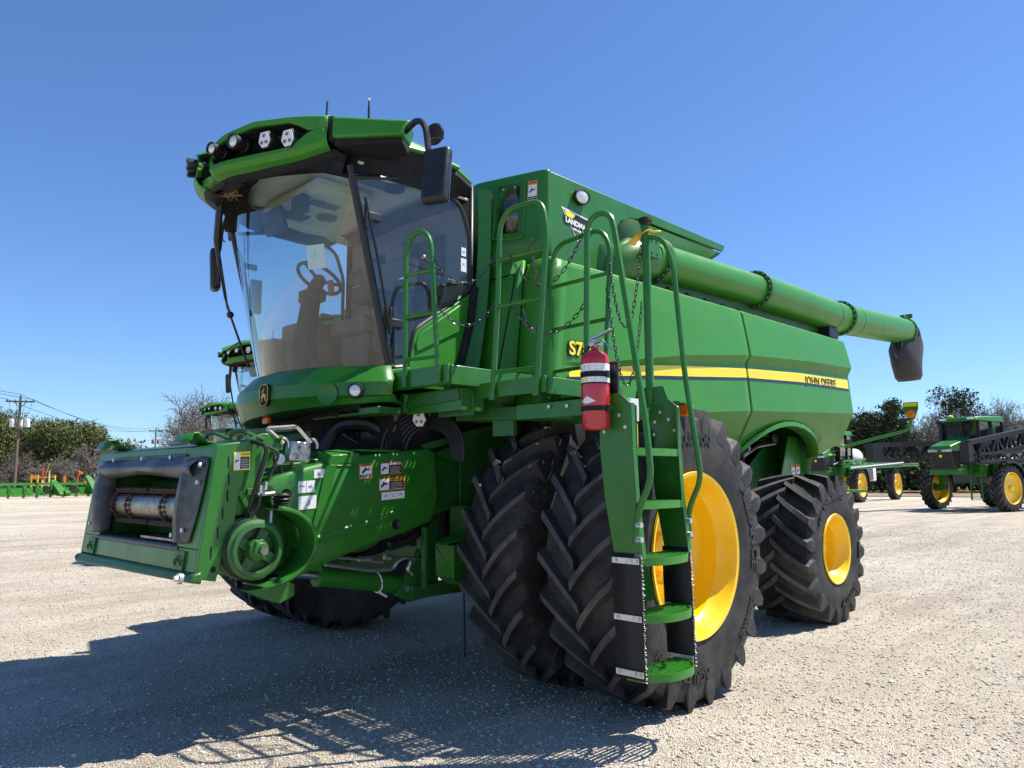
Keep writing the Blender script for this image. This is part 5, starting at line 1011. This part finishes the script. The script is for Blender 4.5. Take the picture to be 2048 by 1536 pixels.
# ============================================================ trees
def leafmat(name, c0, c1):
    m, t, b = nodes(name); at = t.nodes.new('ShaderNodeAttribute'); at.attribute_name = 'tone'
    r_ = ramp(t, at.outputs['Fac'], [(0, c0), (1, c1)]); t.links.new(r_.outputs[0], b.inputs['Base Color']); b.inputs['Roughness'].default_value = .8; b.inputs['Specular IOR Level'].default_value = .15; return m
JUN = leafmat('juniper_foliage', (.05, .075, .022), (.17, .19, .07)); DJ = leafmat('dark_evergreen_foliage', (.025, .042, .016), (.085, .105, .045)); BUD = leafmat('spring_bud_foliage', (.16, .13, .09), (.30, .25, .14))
BARK = mat('bark', (.14, .115, .095), .95, var=.3, vs=10); TW = mat('pale_twigs', (.175, .15, .125), .95, var=.25, vs=5)
def crown(rs, blobs, n, size):
    """leaf tufts scattered in the shell of each blob"""
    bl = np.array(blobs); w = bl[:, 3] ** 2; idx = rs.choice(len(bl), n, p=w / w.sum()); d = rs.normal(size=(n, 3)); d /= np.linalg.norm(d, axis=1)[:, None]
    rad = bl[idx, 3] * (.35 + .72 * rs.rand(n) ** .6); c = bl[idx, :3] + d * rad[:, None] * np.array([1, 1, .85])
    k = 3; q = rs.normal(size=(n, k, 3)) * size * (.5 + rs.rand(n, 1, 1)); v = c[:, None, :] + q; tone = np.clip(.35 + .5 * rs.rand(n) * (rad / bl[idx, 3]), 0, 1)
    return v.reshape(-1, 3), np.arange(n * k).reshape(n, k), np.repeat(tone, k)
def evergreen(base, h, w, m, seed, label, group, conic=.5, n=5200, size=.11, trunk=.16, low=.12):
    rs = np.random.RandomState(seed); t = thing('evergreen_tree', label, 'tree', base, 0, group); B = []
    for i in range(46):
        z = h * (low + (.97 - low) * rs.rand() ** .9); k = z / h; ww = w * (1 - conic * k) * (1 if k > .25 else .8); a = rs.rand() * 6.28; r0 = ww * .5 * rs.rand() ** .5
        B.append((r0 * cos(a), r0 * sin(a), z, (.16 + .16 * rs.rand()) * w * (1 - .45 * conic * k)))
    B.append((0, 0, h * .94, w * .13)); v, f, tn = crown(rs, B, n, size); v[:, 2] = np.maximum(v[:, 2], .15)
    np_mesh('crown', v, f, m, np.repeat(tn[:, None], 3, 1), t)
    b = MB(); b.tube([(0, 0, 0), (.05, .03, h * .4), (0, 0, h * .85)], [trunk, trunk * .7, .03], 7)
    for i in range(14): z = h * (.15 + .6 * rs.rand()); a = rs.rand() * 6.28; L = w * .42; b.tube([(0, 0, z), (L * .5 * cos(a), L * .5 * sin(a), z + .2), (L * cos(a), L * sin(a), z + .8)], [.05, .035, .01], 4)
    b.build('trunk', BARK, t); return t
def branch(b, rs, p, d, L, r, lev, tips, spread=.55):
    P = [p]; q = p; dd = d
    for i in range(3): dd = (dd + V(rs.normal(size=3) * .14) + V((0, 0, .05))).normalized(); q = q + dd * L / 3; P.append(q)
    b.tube(P, [r, r * .85, r * .7, r * .5], 5 if lev > 2 else 3, cap=False)
    if lev == 0: tips.append(q); return
    for i in range(4 if lev > 1 else 5):
        k = rs.randint(1, 4); ax = V(rs.normal(size=3)); nd = (dd + ax.normalized() * spread * (1 + .5 * rs.rand())).normalized(); branch(b, rs, P[k], nd, L * (.58 + .2 * rs.rand()), max(r * .5, .024), lev - 1, tips, spread)
def bare_tree(base, h, seed, label, group, m=BARK, buds=0, lev=4, spread=.6, stems=3, tw=.9):
    rs = np.random.RandomState(seed); t = thing('bare_tree', label, 'tree', base, 0, group); b = MB(); tips = []
    for k in range(stems): a = rs.rand() * 6.28; branch(b, rs, V((.1 * cos(a), .1 * sin(a), 0)), V((.28 * cos(a), .28 * sin(a), 1)).normalized(), h * .42, h * .022 * tw, lev, tips, spread)
    zs = max(p.z for p in tips); k = h / zs; b.v = [(x * k, y * k, z * k) for x, y, z in b.v]; b.build('branches', m, t, smooth=0, recalc=False)
    tp = np.array([tuple(p * k) for p in tips]); n = len(tp) * max(1, buds); idx = rs.randint(0, len(tp), n); c = tp[idx] + rs.normal(size=(n, 3)) * .22
    if buds: q = rs.normal(size=(n, 3, 3)) * .028; v = (c[:, None] + q).reshape(-1, 3); np_mesh('buds', v, np.arange(n * 3).reshape(n, 3), BUD, np.repeat(rs.rand(n * 3)[:, None], 3, 1), t)
    return t
def dirpx(px): return math.degrees(math.atan((px - 1024) / 1517.8))
def G3(px, d):   # ground point for an image column and forward depth
    fh = V((-.7197, -.6943)); rh = V((-.6943, .7197)); k = (px - 1024) / 1517.8 * .9928; return (4.6355 + d * (fh.x + rh.x * k), 5.3475 + d * (fh.y + rh.y * k), 0)
i = 0
for px, d, h, w in ((-60, 84, 8.9, 8), (0, 88, 8.6, 7.0), (66, 92, 7.0, 6.0), (90, 84, 7.5, 6.2), (158, 88, 7.7, 6.0), (205, 102, 6.6, 6), (245, 125, 6.0, 8)):
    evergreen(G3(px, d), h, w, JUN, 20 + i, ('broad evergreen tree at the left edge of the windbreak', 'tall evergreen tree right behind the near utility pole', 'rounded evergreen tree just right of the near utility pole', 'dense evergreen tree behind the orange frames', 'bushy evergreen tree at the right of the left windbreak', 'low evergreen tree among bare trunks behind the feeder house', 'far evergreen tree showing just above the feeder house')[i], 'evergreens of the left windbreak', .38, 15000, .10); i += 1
for j, (px, d, h) in enumerate(((20, 80, 4.6), (120, 80, 4.2), (190, 84, 5.6), (222, 88, 5.8), (265, 96, 5.2))):
    bare_tree(G3(px, d), h, 60 + j, ('bare brushy tree beside the base of the near utility pole', 'bare brushy tree behind the orange frames', 'bare grey tree at the end of the left evergreens', 'bare grey tree just left of the feeder house', 'bare low tree over the feeder house top')[j], 'bare trees of the left windbreak', TW, 0, 4, .8, 5)
for j, (px, d) in enumerate(((-30, 96), (60, 98), (140, 98), (215, 108))):
    evergreen(G3(px, d), 5.2, 10, DJ, 90 + j, ('dark evergreen at the far left behind the windbreak', 'dark evergreen behind the near utility pole, farther back', 'dark evergreen seen between trunks above the orange flag', 'farthest dark evergreen of the left windbreak')[j], 'evergreens at the back of the left windbreak', .1, 5000, .2, low=.02)
bare_tree(G3(412, 62), 9.2, 11, 'large rounded bare tree with brown buds behind the parked combines', None, TW, 3, 5, .66, 6, .8)
k = 0
for px, d, h, w, c in ((1738, 82, 8.0, 6.5, .55), (1790, 80, 9.2, 5.5, .72), (1920, 95, 11.8, 8, .6), (1700, 86, 6.5, 5, .4)):
    evergreen(G3(px, d), h, w, DJ, 40 + k, ('dark evergreen tree just right of the combine rear', 'dark pointed evergreen tree behind the orange warning lamp arm', 'tallest dark evergreen tree behind the sprayer cab', 'dark evergreen tree partly hidden by the combine rear')[k], 'dark evergreens beyond the yard', c, 11000, .12, low=.06); k += 1
for j, (px, d, h, s) in enumerate(((1722, 96, 10.2, 5), (1762, 98, 9.6, 4), (1850, 84, 9.4, 5), (1880, 88, 7.6, 5), (1955, 84, 8.2, 5), (1990, 92, 11.2, 5), (2035, 90, 10.8, 5), (2075, 90, 11.2, 4), (1820, 90, 7.6, 5), (1905, 90, 9.0, 5), (1935, 100, 9.6, 4))):
    bare_tree(G3(px, d), h, 110 + j, ('bare tree rising right beside the combine rear', 'bare tree between the two dark evergreens', 'wide bare tree left of the sprayer exhaust', 'bare tree behind the sprayer exhaust stack', 'bare greenish tree behind the sprayer roof', 'tall bare tree right of the tallest evergreen', 'tall bare tree near the right edge of the photo', 'bare tree at the very right edge', 'low bare tree behind the warning lamp arm', 'bare tree behind the left part of the sprayer cab', 'farther bare tree behind the sprayer roof')[j], 'bare trees beyond the sprayers', TW, 2 if j in (3, 4, 2) else 0, 4, .6, s + 1)
for j, (px, d) in enumerate(((1690, 104), (1765, 100), (1850, 100), (1930, 104), (2010, 104))):
    evergreen(G3(px, d), 5.0, 11, DJ, 140 + j, ('low dark evergreen at the back, beside the combine rear', 'low dark evergreen at the back, under the warning lamp', 'low dark evergreen at the back, left of the exhaust stack', 'low dark evergreen at the back, behind the sprayer cab', 'low dark evergreen at the back, right of the sprayer cab')[j], 'low evergreens at the back of the right tree belt', .1, 4000, .22, low=.02)
for j, (px, d) in enumerate(((1700, 62), (1760, 62), (1850, 60), (1960, 60), (2040, 60))):
    evergreen(G3(px, d), 2.4, 5.5, DJ, 160 + j, ('shrub at the yard edge seen under the combine rear', 'shrub at the yard edge between the wheels of the farther sprayer', 'shrub at the yard edge left of the nearer sprayer', 'shrub at the yard edge seen beneath the nearer sprayer', 'shrub at the yard edge by the right picture border')[j], 'shrubby evergreens at the yard edge', .1, 2500, .16, low=.02)

# ============================================================ utility poles and cables
def pole(base, h, lab, rz, can):
    t = thing('utility_pole', lab, 'utility pole', base, rz, None); b = MB(); b.tube([(0, 0, 0), (.12, 0, h)], [.19, .11], 10); b.build('pole', WD, t, smooth=60)
    b = MB(); b.b2((-.05, -1.3, h - .62), (.24, 1.3, h - .48)); b.bar((.1, -.7, h - .5), (.1, 0, h - 1.2), .05, .05); b.bar((.1, .7, h - .5), (.1, 0, h - 1.2), .05, .05); b.build('crossarm', WD, t)
    for y in (-1.2, -.5, .5, 1.2): m = MB(); m.lathe([(.03, 0), (.07, .05), (.04, .09), (.06, .13), (.0, .16)], (.1, y, h - .48), (0, 0, 1), 8); m.build('insulator', BK, t)
    m = MB(); m.lathe([(.03, 0), (.07, .05), (.04, .09), (.06, .13), (.0, .16)], (.1, 0, h), (0, 0, 1), 8); m.build('insulator', BK, t)
    for y in ((-.75, .0, .62) if can == 3 else (-.5, .5)):
        m = MB(); m.lathe([(0, 0), (.24, 0), (.25, .1), (.25, .75), (.2, .82), (0, .84)], (.12 if y else .42, y, h - 3.2), (0, 0, 1), 16); m.cyl((.12 if y else .42, y, h - 2.4), (.12 if y else .42, y, h - 2.15), .04, 6); m.build('transformer', SPW if can == 3 else mat('rust_can', (.25, .10, .07), .6), t)
    for y in (-1.0, -.35, .35, 1.0): m = MB(); m.tube(fillet([(.15, y, h - .55), (.2, y, h - 1.2), (.2, y * .7, h - 1.8), (.15, y * .6, h - 2.3)], .3), .015, 4); m.build('jumper_wire', BK, t)
    return t
p1_, p2_ = V(G3(28, 78)), V(G3(306, 155)); dz = (p2_ - p1_); rz = math.atan2(dz.y, dz.x)
pole(p1_, 10.0, 'near wooden utility pole with three pale transformers in front of the left evergreens', rz, 3); pole(p2_, 11.6, 'distant wooden utility pole with two rusty transformers above the feeder house', rz, 2)
perp = V((-sin(rz), cos(rz), 0)); nxt = p1_ - dz.normalized() * 95; far = p2_ + dz.normalized() * 100
for y, z, lab in ((-1.2, 11.28, 'overhead cable on the nearest end of the pole crossarms'), (1.2, 11.28, 'overhead cable on the farther end of the pole crossarms'), (0, 11.78, 'topmost overhead cable on the pole tips'), (0.02, 9.4, 'lowest overhead cable slung below the pole crossarms')):
    b = MB()
    for a, c in ((nxt, p1_), (p1_, p2_), (p2_, far)):
        L = []
        za, zc = (z - (1.6 if a == p1_ else 0)), (z - (1.6 if c == p1_ else 0))
        for i in range(25): q = i / 24; e = a.lerp(c, q) + perp * y; L.append((e.x, e.y, za * (1 - q) + zc * q - 6.0 * q * (1 - q)))
        b.tube(L, .022, 4)
    tag(b.build('overhead_cable', BK), lab, 'cable', 'overhead cables between the poles')
# ============================================================ sprayers on the right
BB = mat('boom_black', (.012, .013, .016), .6, var=.2)
def small_wheel(par, x, y, R, side):
    global CB
    keep = CB; CB = par
    o = wheel('wheel_rim', x, y, R - .02, R, .40, R * .66, 22, .30, side, .12, (), 10, .16); CB = keep; return o
def truss(b, p0, p1, h, n, r=.05):
    p0, p1 = V(p0), V(p1); u = V((0, 0, h)); b.bar(p0, p1, r * 1.6, r * 1.6); b.bar(p0 + u, p1 + u, r * 1.6, r * 1.6)
    for i in range(n + 1):
        a = p0.lerp(p1, i / n); b.bar(a, a + u, r, r, (1, 0, 0))
        if i < n: c = p0.lerp(p1, (i + .5) / n); d = p0.lerp(p1, (i + 1) / n); b.bar(a + u, c, r, r, (0, 1, 0)); b.bar(c, d + u, r, r, (0, 1, 0))
def sprayer(label, base, rz, wb, style):
    t = thing('self_propelled_sprayer', label, 'sprayer', (0, 0, 0), 0, 'sprayers parked across the yard'); R = .93
    for x in (0, -wb):
        for s in (1, -1):
            small_wheel(t, x, s * 1.45, R, s)
            b = MB(); rows = [[(x + (R + .12) * cos(a), s * y, R + (R + .12) * sin(a)) for y in (1.2, 1.68)] + [(x + (R + .04) * cos(a), s * 1.70, R + (R + .04) * sin(a))] for a in np.linspace(.9 if x else 1.2, 3.35, 14)]
            b.grid(rows); b.build('mudguard', BK, t, solid=.02, smooth=60)
            b = MB(); b.b2((x - .14, s * 1.0, .9), (x + .14, s * 1.25, 2.0)); b.b2((x - .2, s * .3, 1.85), (x + .2, s * 1.25, 2.05)); b.cyl((x, s * 1.0, R), (x, s * 1.5, R), .16, 14); b.build('wheel_leg', G, t, bevel=.02)
    b = MB(); b.b2((-wb - .6, -.55, 1.55), (1.5, -.40, 1.85)); b.b2((-wb - .6, .40, 1.55), (1.5, .55, 1.85)); b.b2((-wb, -.5, 1.6), (1.2, .5, 1.9)); b.bar((-1.2, 1.0, 2.0), (-.2, 1.05, 1.3), .07, .07); b.b2((.9, -.6, 1.45), (1.75, .6, 1.68)); b.b2((-1.6, .55, 1.35), (-.7, 1.2, 1.85)); b.b2((-.7, .5, 1.35), (.5, .95, 1.85)); b.build('frame', G, t, bevel=.02)
    b = MB(); b.b2((-2.8, .6, 1.2), (-1.7, 1.3, 1.9)); b.b2((-2.8, -1.3, 1.2), (-1.7, -.6, 1.9)); b.b2((-.6, -.5, 1.1), (.4, .5, 1.6)); b.build('side_tank', mat('grey_tank', (.06, .07, .09), .4), t, bevel=.05)
    # hood with grille and headlights
    b = MB(); b.hexa([(.45, -.52, 2.45), (.45, .52, 2.45), (1.95, .52, 2.38), (1.95, -.52, 2.38), (.45, -.46, 3.0), (.45, .46, 3.0), (1.92, .42, 2.60), (1.92, -.42, 2.60)]); b.build('hood', G, t, bevel=.05, seg=3)
    b = MB(); b.hexa([(.45, -.50, 1.65), (.45, .50, 1.65), (1.80, .48, 1.66), (1.80, -.48, 1.66), (.45, -.52, 2.45), (.45, .52, 2.45), (1.93, .51, 2.40), (1.93, -.51, 2.40)])
    for k in range(8): b.b2((1.78 + .012 * k, -.40, 1.72 + .075 * k), (1.84 + .012 * k, .40, 1.745 + .075 * k))
    b.build('grille', BK, t, bevel=.02)
    b = MB()
    for s in (-1, 1): b.hexa([(1.93, s * .10, 2.37), (1.92, s * .48, 2.36), (1.92, s * .49, 2.47), (1.93, s * .10, 2.44), (1.97, s * .10, 2.37), (1.96, s * .48, 2.36), (1.96, s * .49, 2.47), (1.97, s * .10, 2.44)])
    b.build('headlight', LN, t); b = MB(); b.lathe([(.07, 0), (.06, .02), (0, .02)], (1.90, .0, 2.20), (1, 0, 0), 14); b.build('hood_badge', YS, t)
    b = MB(); b.b2((.5, .535, 2.50), (1.5, .545, 2.56)); b.build('hood_stripe', YS, t)
    # cab
    b = MB(); b.hexa([(-1.25, -.72, 2.3), (-1.25, .72, 2.3), (.35, .66, 2.3), (.35, -.66, 2.3), (-1.15, -.78, 3.55), (-1.15, .78, 3.55), (.42, .72, 3.60), (.42, -.72, 3.60)]); b.build('cab_glass', GLD, t)
    b = MB()
    for (p, q) in (((.36, .67, 2.3), (.43, .73, 3.6)), ((.36, -.67, 2.3), (.43, -.73, 3.6)), ((-.55, .72, 2.3), (-.5, .78, 3.6)), ((-1.27, .72, 2.3), (-1.17, .78, 3.6)), ((-1.27, -.72, 2.3), (-1.17, -.78, 3.6)), ((.36, -.67, 2.32), (.36, .67, 2.32))): b.bar(p, q, .08, .08, (1, 0, .01))
    b.b2((-1.2, -.6, 2.1), (.3, .6, 2.35)); b.box((-.4, 0, 2.6), (.5, .5, .9)); b.build('cab_frame', BM, t)
    b = MB(); b.hexa([(-1.35, -.84, 3.58), (-1.35, .84, 3.58), (.62, .80, 3.62), (.62, -.80, 3.62), (-1.3, -.75, 3.86), (-1.3, .75, 3.86), (.5, .70, 3.80), (.5, -.70, 3.80)]); b.build('cab_roof', G, t, bevel=.05)
    b = MB(); b.hexa([(-.62, .76, 2.9), (-.62, .80, 3.6), (-.36, .80, 3.6), (-.50, .76, 2.9), (-.62, .80, 2.9), (-.62, .84, 3.6), (-.36, .84, 3.6), (-.50, .80, 2.9)]); b.build('cab_side_trim', G, t)
    b = MB()
    for y in (-.6, .55): b.box((.60, y, 3.72), (.08, .26, .08))
    b.build('roof_light', LN, t); b = MB(); b.ball((.3, -.45, 3.86), .12, 12, (1, 1, .5)); b.build('gps_dome', YS, t)
    b = MB(); b.tube(fillet([(.55, -.75, 2.5), (.5, -.78, 3.5), (.62, -.82, 3.72)], .1), .09, 10); b.build('exhaust', BK, t)
    b = MB(); b.box((.35, 1.15, 3.1), (.06, .22, .42)); b.bar((.4, .8, 3.5), (.35, 1.15, 3.25), .03, .03); b.build('mirror', BK, t)
    # ladder
    b = MB()
    for y in (.62, 1.05): b.bar((1.05, y, .45), (.98, y, 2.4), .04, .06)
    for k in range(6): b.bar((1.04, .62, .5 + .3 * k), (1.04, 1.05, .5 + .3 * k), .10, .03)
    b.tube(fillet([(.95, .58, 1.6), (.95, .58, 2.7), (.6, .62, 2.75)], .1), .02, 6); b.tube(fillet([(.95, 1.08, 1.6), (.95, 1.08, 2.7), (.6, 1.1, 2.75)], .1), .02, 6); b.build('ladder', G, t)
    b = MB(); b.box((-.9, 1.12, 1.98), (.03, .26, .12)); b.build('marker_light', AM, t); b = MB(); b.lathe([(.09, 0), (.08, .03), (0, .04)], (.1, 1.06, 2.0), (.9, .4, 0), 14); b.build('work_light', LN, t)
    # tank
    k_ = .66 if style == 'black' else .82; b = MB(); b.tube([(-1.5, 0, 2.4), (-1.7, 0, 2.45), (-3.6, 0, 2.45), (-3.9, 0, 2.4)], [.30 * k_, .62 * k_, .62 * k_, .30 * k_], 28); b.build('solution_tank', SPW, t, smooth=60)
    b = MB(); rr = random.Random(5)
    for k in range(26): x = rr.uniform(-wb, 1.0); y = rr.choice((-1, 1)) * rr.uniform(.5, .95); b.tube(fillet([(x, y, 1.9), (x + .2, y + .1, 2.15), (x + rr.uniform(.4, .9), y, 2.0), (x + .7, y, 1.6)], .1), .022, 4)
    for k in range(10): b.box((rr.uniform(-wb, .5), rr.choice((-.8, .8)), rr.uniform(1.4, 2.1)), (rr.uniform(.1, .3), .15, rr.uniform(.1, .25)))
    b.build('plumbing', BK, t)
    if style == 'black':
        b = MB(); truss(b, (2.1, 1.25, 2.02), (-4.6, 1.75, 3.05), .66, 8, .115); truss(b, (1.8, 1.45, 1.95), (-4.6, 1.95, 2.2), .3, 9, .06); b.box((2.2, 1.22, 2.32), (.3, .35, .75)); b.bar((2.0, 1.35, 1.90), (-4.6, 1.8, 2.05), .14, .12); b.build('folded_boom', BB, t)
        b = MB(); truss(b, (3.9, -1.5, 2.05), (-4.6, -1.5, 2.25), .62, 7, .12); truss(b, (3.8, -1.75, 2.2), (-4.6, -1.75, 2.5), .5, 9, .06); b.box((3.9, -1.5, 2.35), (.6, .35, .75))
        for x in (3.2, 2.5, 1.6): b.bar((x, -1.6, 2.8), (x - .15, -1.6, 3.1), .05, .05); b.bar((x - .15, -1.6, 3.1), (x - .4, -1.6, 2.8), .05, .05)
        b.build('folded_boom', BB, t)
        b = MB(); b.box((-4.9, 0, 2.2), (.4, 2.8, 1.2)); b.build('boom_centre_frame', BB, t); b = MB(); truss(b, (-1, 1.9, 2.5), (-4.8, 2.1, 3.1), .5, 6, .05); b.build('folded_boom_tip', BB, t)
    else:
        b = MB(); truss(b, (2.6, 1.7, 1.85), (-wb - 2.2, 1.9, 2.35), .30, 12, .045); truss(b, (2.4, 1.9, 1.75), (-wb - 3.0, 1.95, 2.0), .12, 12, .035); b.build('folded_boom', GB, t)
        b = MB(); b.bar((2.4, 1.98, 1.82), (-wb, 2.0, 2.15), .06, .06); b.build('boom_pipe', SPW, t)
        b = MB(); truss(b, (2.6, -1.7, 1.85), (-wb - 2.2, -1.9, 2.35), .30, 12, .045); b.build('folded_boom', GB, t)
        b = MB(); b.hexa([(-3.4, .75, 1.1), (-2.9, .75, 1.1), (-2.7, .75, 1.9), (-3.4, .75, 1.9), (-3.4, 1.25, 1.1), (-2.9, 1.25, 1.1), (-2.7, 1.25, 1.6), (-3.4, 1.25, 1.9)]); b.build('eductor', SPW, t, bevel=.05)
        b = MB(); b.tube(fillet([(-1.4, .5, 2.2), (-1.4, .55, 3.3), (-1.7, .55, 3.3), (-1.7, .5, 2.2)], .08), .03, 6); b.build('tank_handrail', YL, t)
    t.location = base; t.rotation_euler = (0, 0, rz); return t
sprayer('green sprayer with black folded booms and a ladder, at the right edge of the yard', (-31.05, -2.95, 0), radians(-17), 4.3, 'black')
sprayer('green sprayer with pale green booms and white tank, just past the foreground combine rear', (-37.5, -11.15, 0), radians(0), 5.7, 'green')

# ============================================================ headers and markers at the far left
def header(label, p, q, seed):
    p, q = V(p), V(q); L = (q - p).length; rz = math.atan2((q - p).y, (q - p).x); t = thing('corn_header', label, 'header', p, rz, 'headers laid out along the windbreak'); rnd = random.Random(seed)
    b = MB(); b.b2((0, -.1, 1.02), (L, .12, 1.2)); b.b2((0, -.05, .22), (L, .15, .36))
    for k in range(int(L / 1.1) + 1): x = min(L - .05, k * 1.1); b.b2((x - .05, -.08, .05), (x + .05, .14, 1.1)); b.bar((x, .1, 1.0), (x + .25, -.5, .2), .07, .07)
    b.build('frame', GB, t)
    b = MB(); b.b2((.05, .0, .36), (L - .05, .03, .86)); b.build('back_sheet', GB, t)
    b = MB()
    for k in range(int(L / 2.2)): x = .5 + 2.2 * k; b.b2((x, -.06, .42), (x + .8, .04, .92)); b.tube([(x - .4, -.3, .3), (x + .5, -.35, .7)], .07, 6)
    b.build('drive_opening', BM, t)
    for k in range(int(L / 3)):
        x = 1.2 + 3 * k; b = MB(); b.hexa([(x, -.9, .1), (x + .9, -.9, .1), (x + .5, .3, 1.1), (x - .1, .3, 1.1), (x, -.95, .35), (x + .9, -.95, .35), (x + .45, .3, 1.45 + .35 * (k % 2)), (x, .3, 1.45 + .35 * (k % 2))]); b.build('end_snout', G, t, bevel=.04)
        b = MB(); b.lathe([(0, -.2), (.22, -.2), (.24, 0), (.22, .2), (0, .2)], (x + .6, -.9, .35), (1, 0, 0), 14); b.build('auger_end', G, t)
    b = MB()
    for x in (.4, L * .55): b.box((x, -.12, 1.24), (.14, .05, .14))
    b.build('amber_marker', AM, t); return t
a0, a1, a2 = V(G3(-190, 52)), V(G3(75, 59.5)), V(G3(235, 66))
header('nearer green harvesting header lying at the left edge of the yard', a0, a0.lerp(a1, .97), 1); header('green harvesting header lying left of the feeder house, below the orange flag', a1, a2, 2)
def post(name, lab, cat, px, d, h, m1, m2=None, lean=0, r=.05, group=None):
    t = thing(name, lab, cat, G3(px, d), 0, group); b = MB(); b.tube([(0, 0, 0), (lean * .5, -lean * .5, h * (.55 if m2 else 1))], r, 8); b.build('post', m1, t)
    if m2: b = MB(); b.tube([(lean * .5, -lean * .5, h * .55), (lean, -lean, h)], r * 1.05, 8); b.build('post_top', m2, t)
    return t
post('marker_post', 'white marker post with a red top behind the green headers', 'marker post', 84, 64, 2.5, SPW, mat('red_plastic', (.6, .05, .02), .5), 0, .07)
post('marker_post', 'plain pale marker post right of the red topped one', 'marker post', 97, 64, 2.2, mat('cream_plastic', (.7, .6, .4), .5))
post('whip_pole', 'thin yellow leaning pole behind the green headers', 'pole', 80, 63, 2.7, YL, None, -.9, .02)
t = post('flag', 'small orange triangular flag on a short stick above the headers', 'flag', 155, 66, 2.2, OG, None, 0, .03); b = MB(); b.add([(0, 0, 2.2), (0, 0, 1.75), (-.35, .35, 1.95)], [(0, 1, 2)]); b.build('pennant', OG, t, solid=.01)
t = thing('safety_frame', 'yellow and orange tubular frame standing behind the green headers', 'rack', G3(84, 65), rz); g0, g1 = V(G3(62, 65)), V(G3(109, 65)); t.location = g0; t.rotation_euler = (0, 0, math.atan2((g1 - g0).y, (g1 - g0).x)); Lw = (g1 - g0).length; b = MB()
for z in (.95, 1.75 - .12): b.bar((0, 0, z), (Lw, 0, z), .06, .08)
for k in (0, .27, .75, 1): b.bar((Lw * k, 0, .0), (Lw * k, 0, 1.8), .09, .09)
b.build('frame', YL, t); b = MB(); b.box((.1, .05, 1.65), (.45, .1, .35)); b.build('cone_cap', OG, t)
post('reflector_post', 'small orange round reflector on a stub beside the raised header snout', 'reflector', 128, 63, 1.75, OG, None, 0, .09)
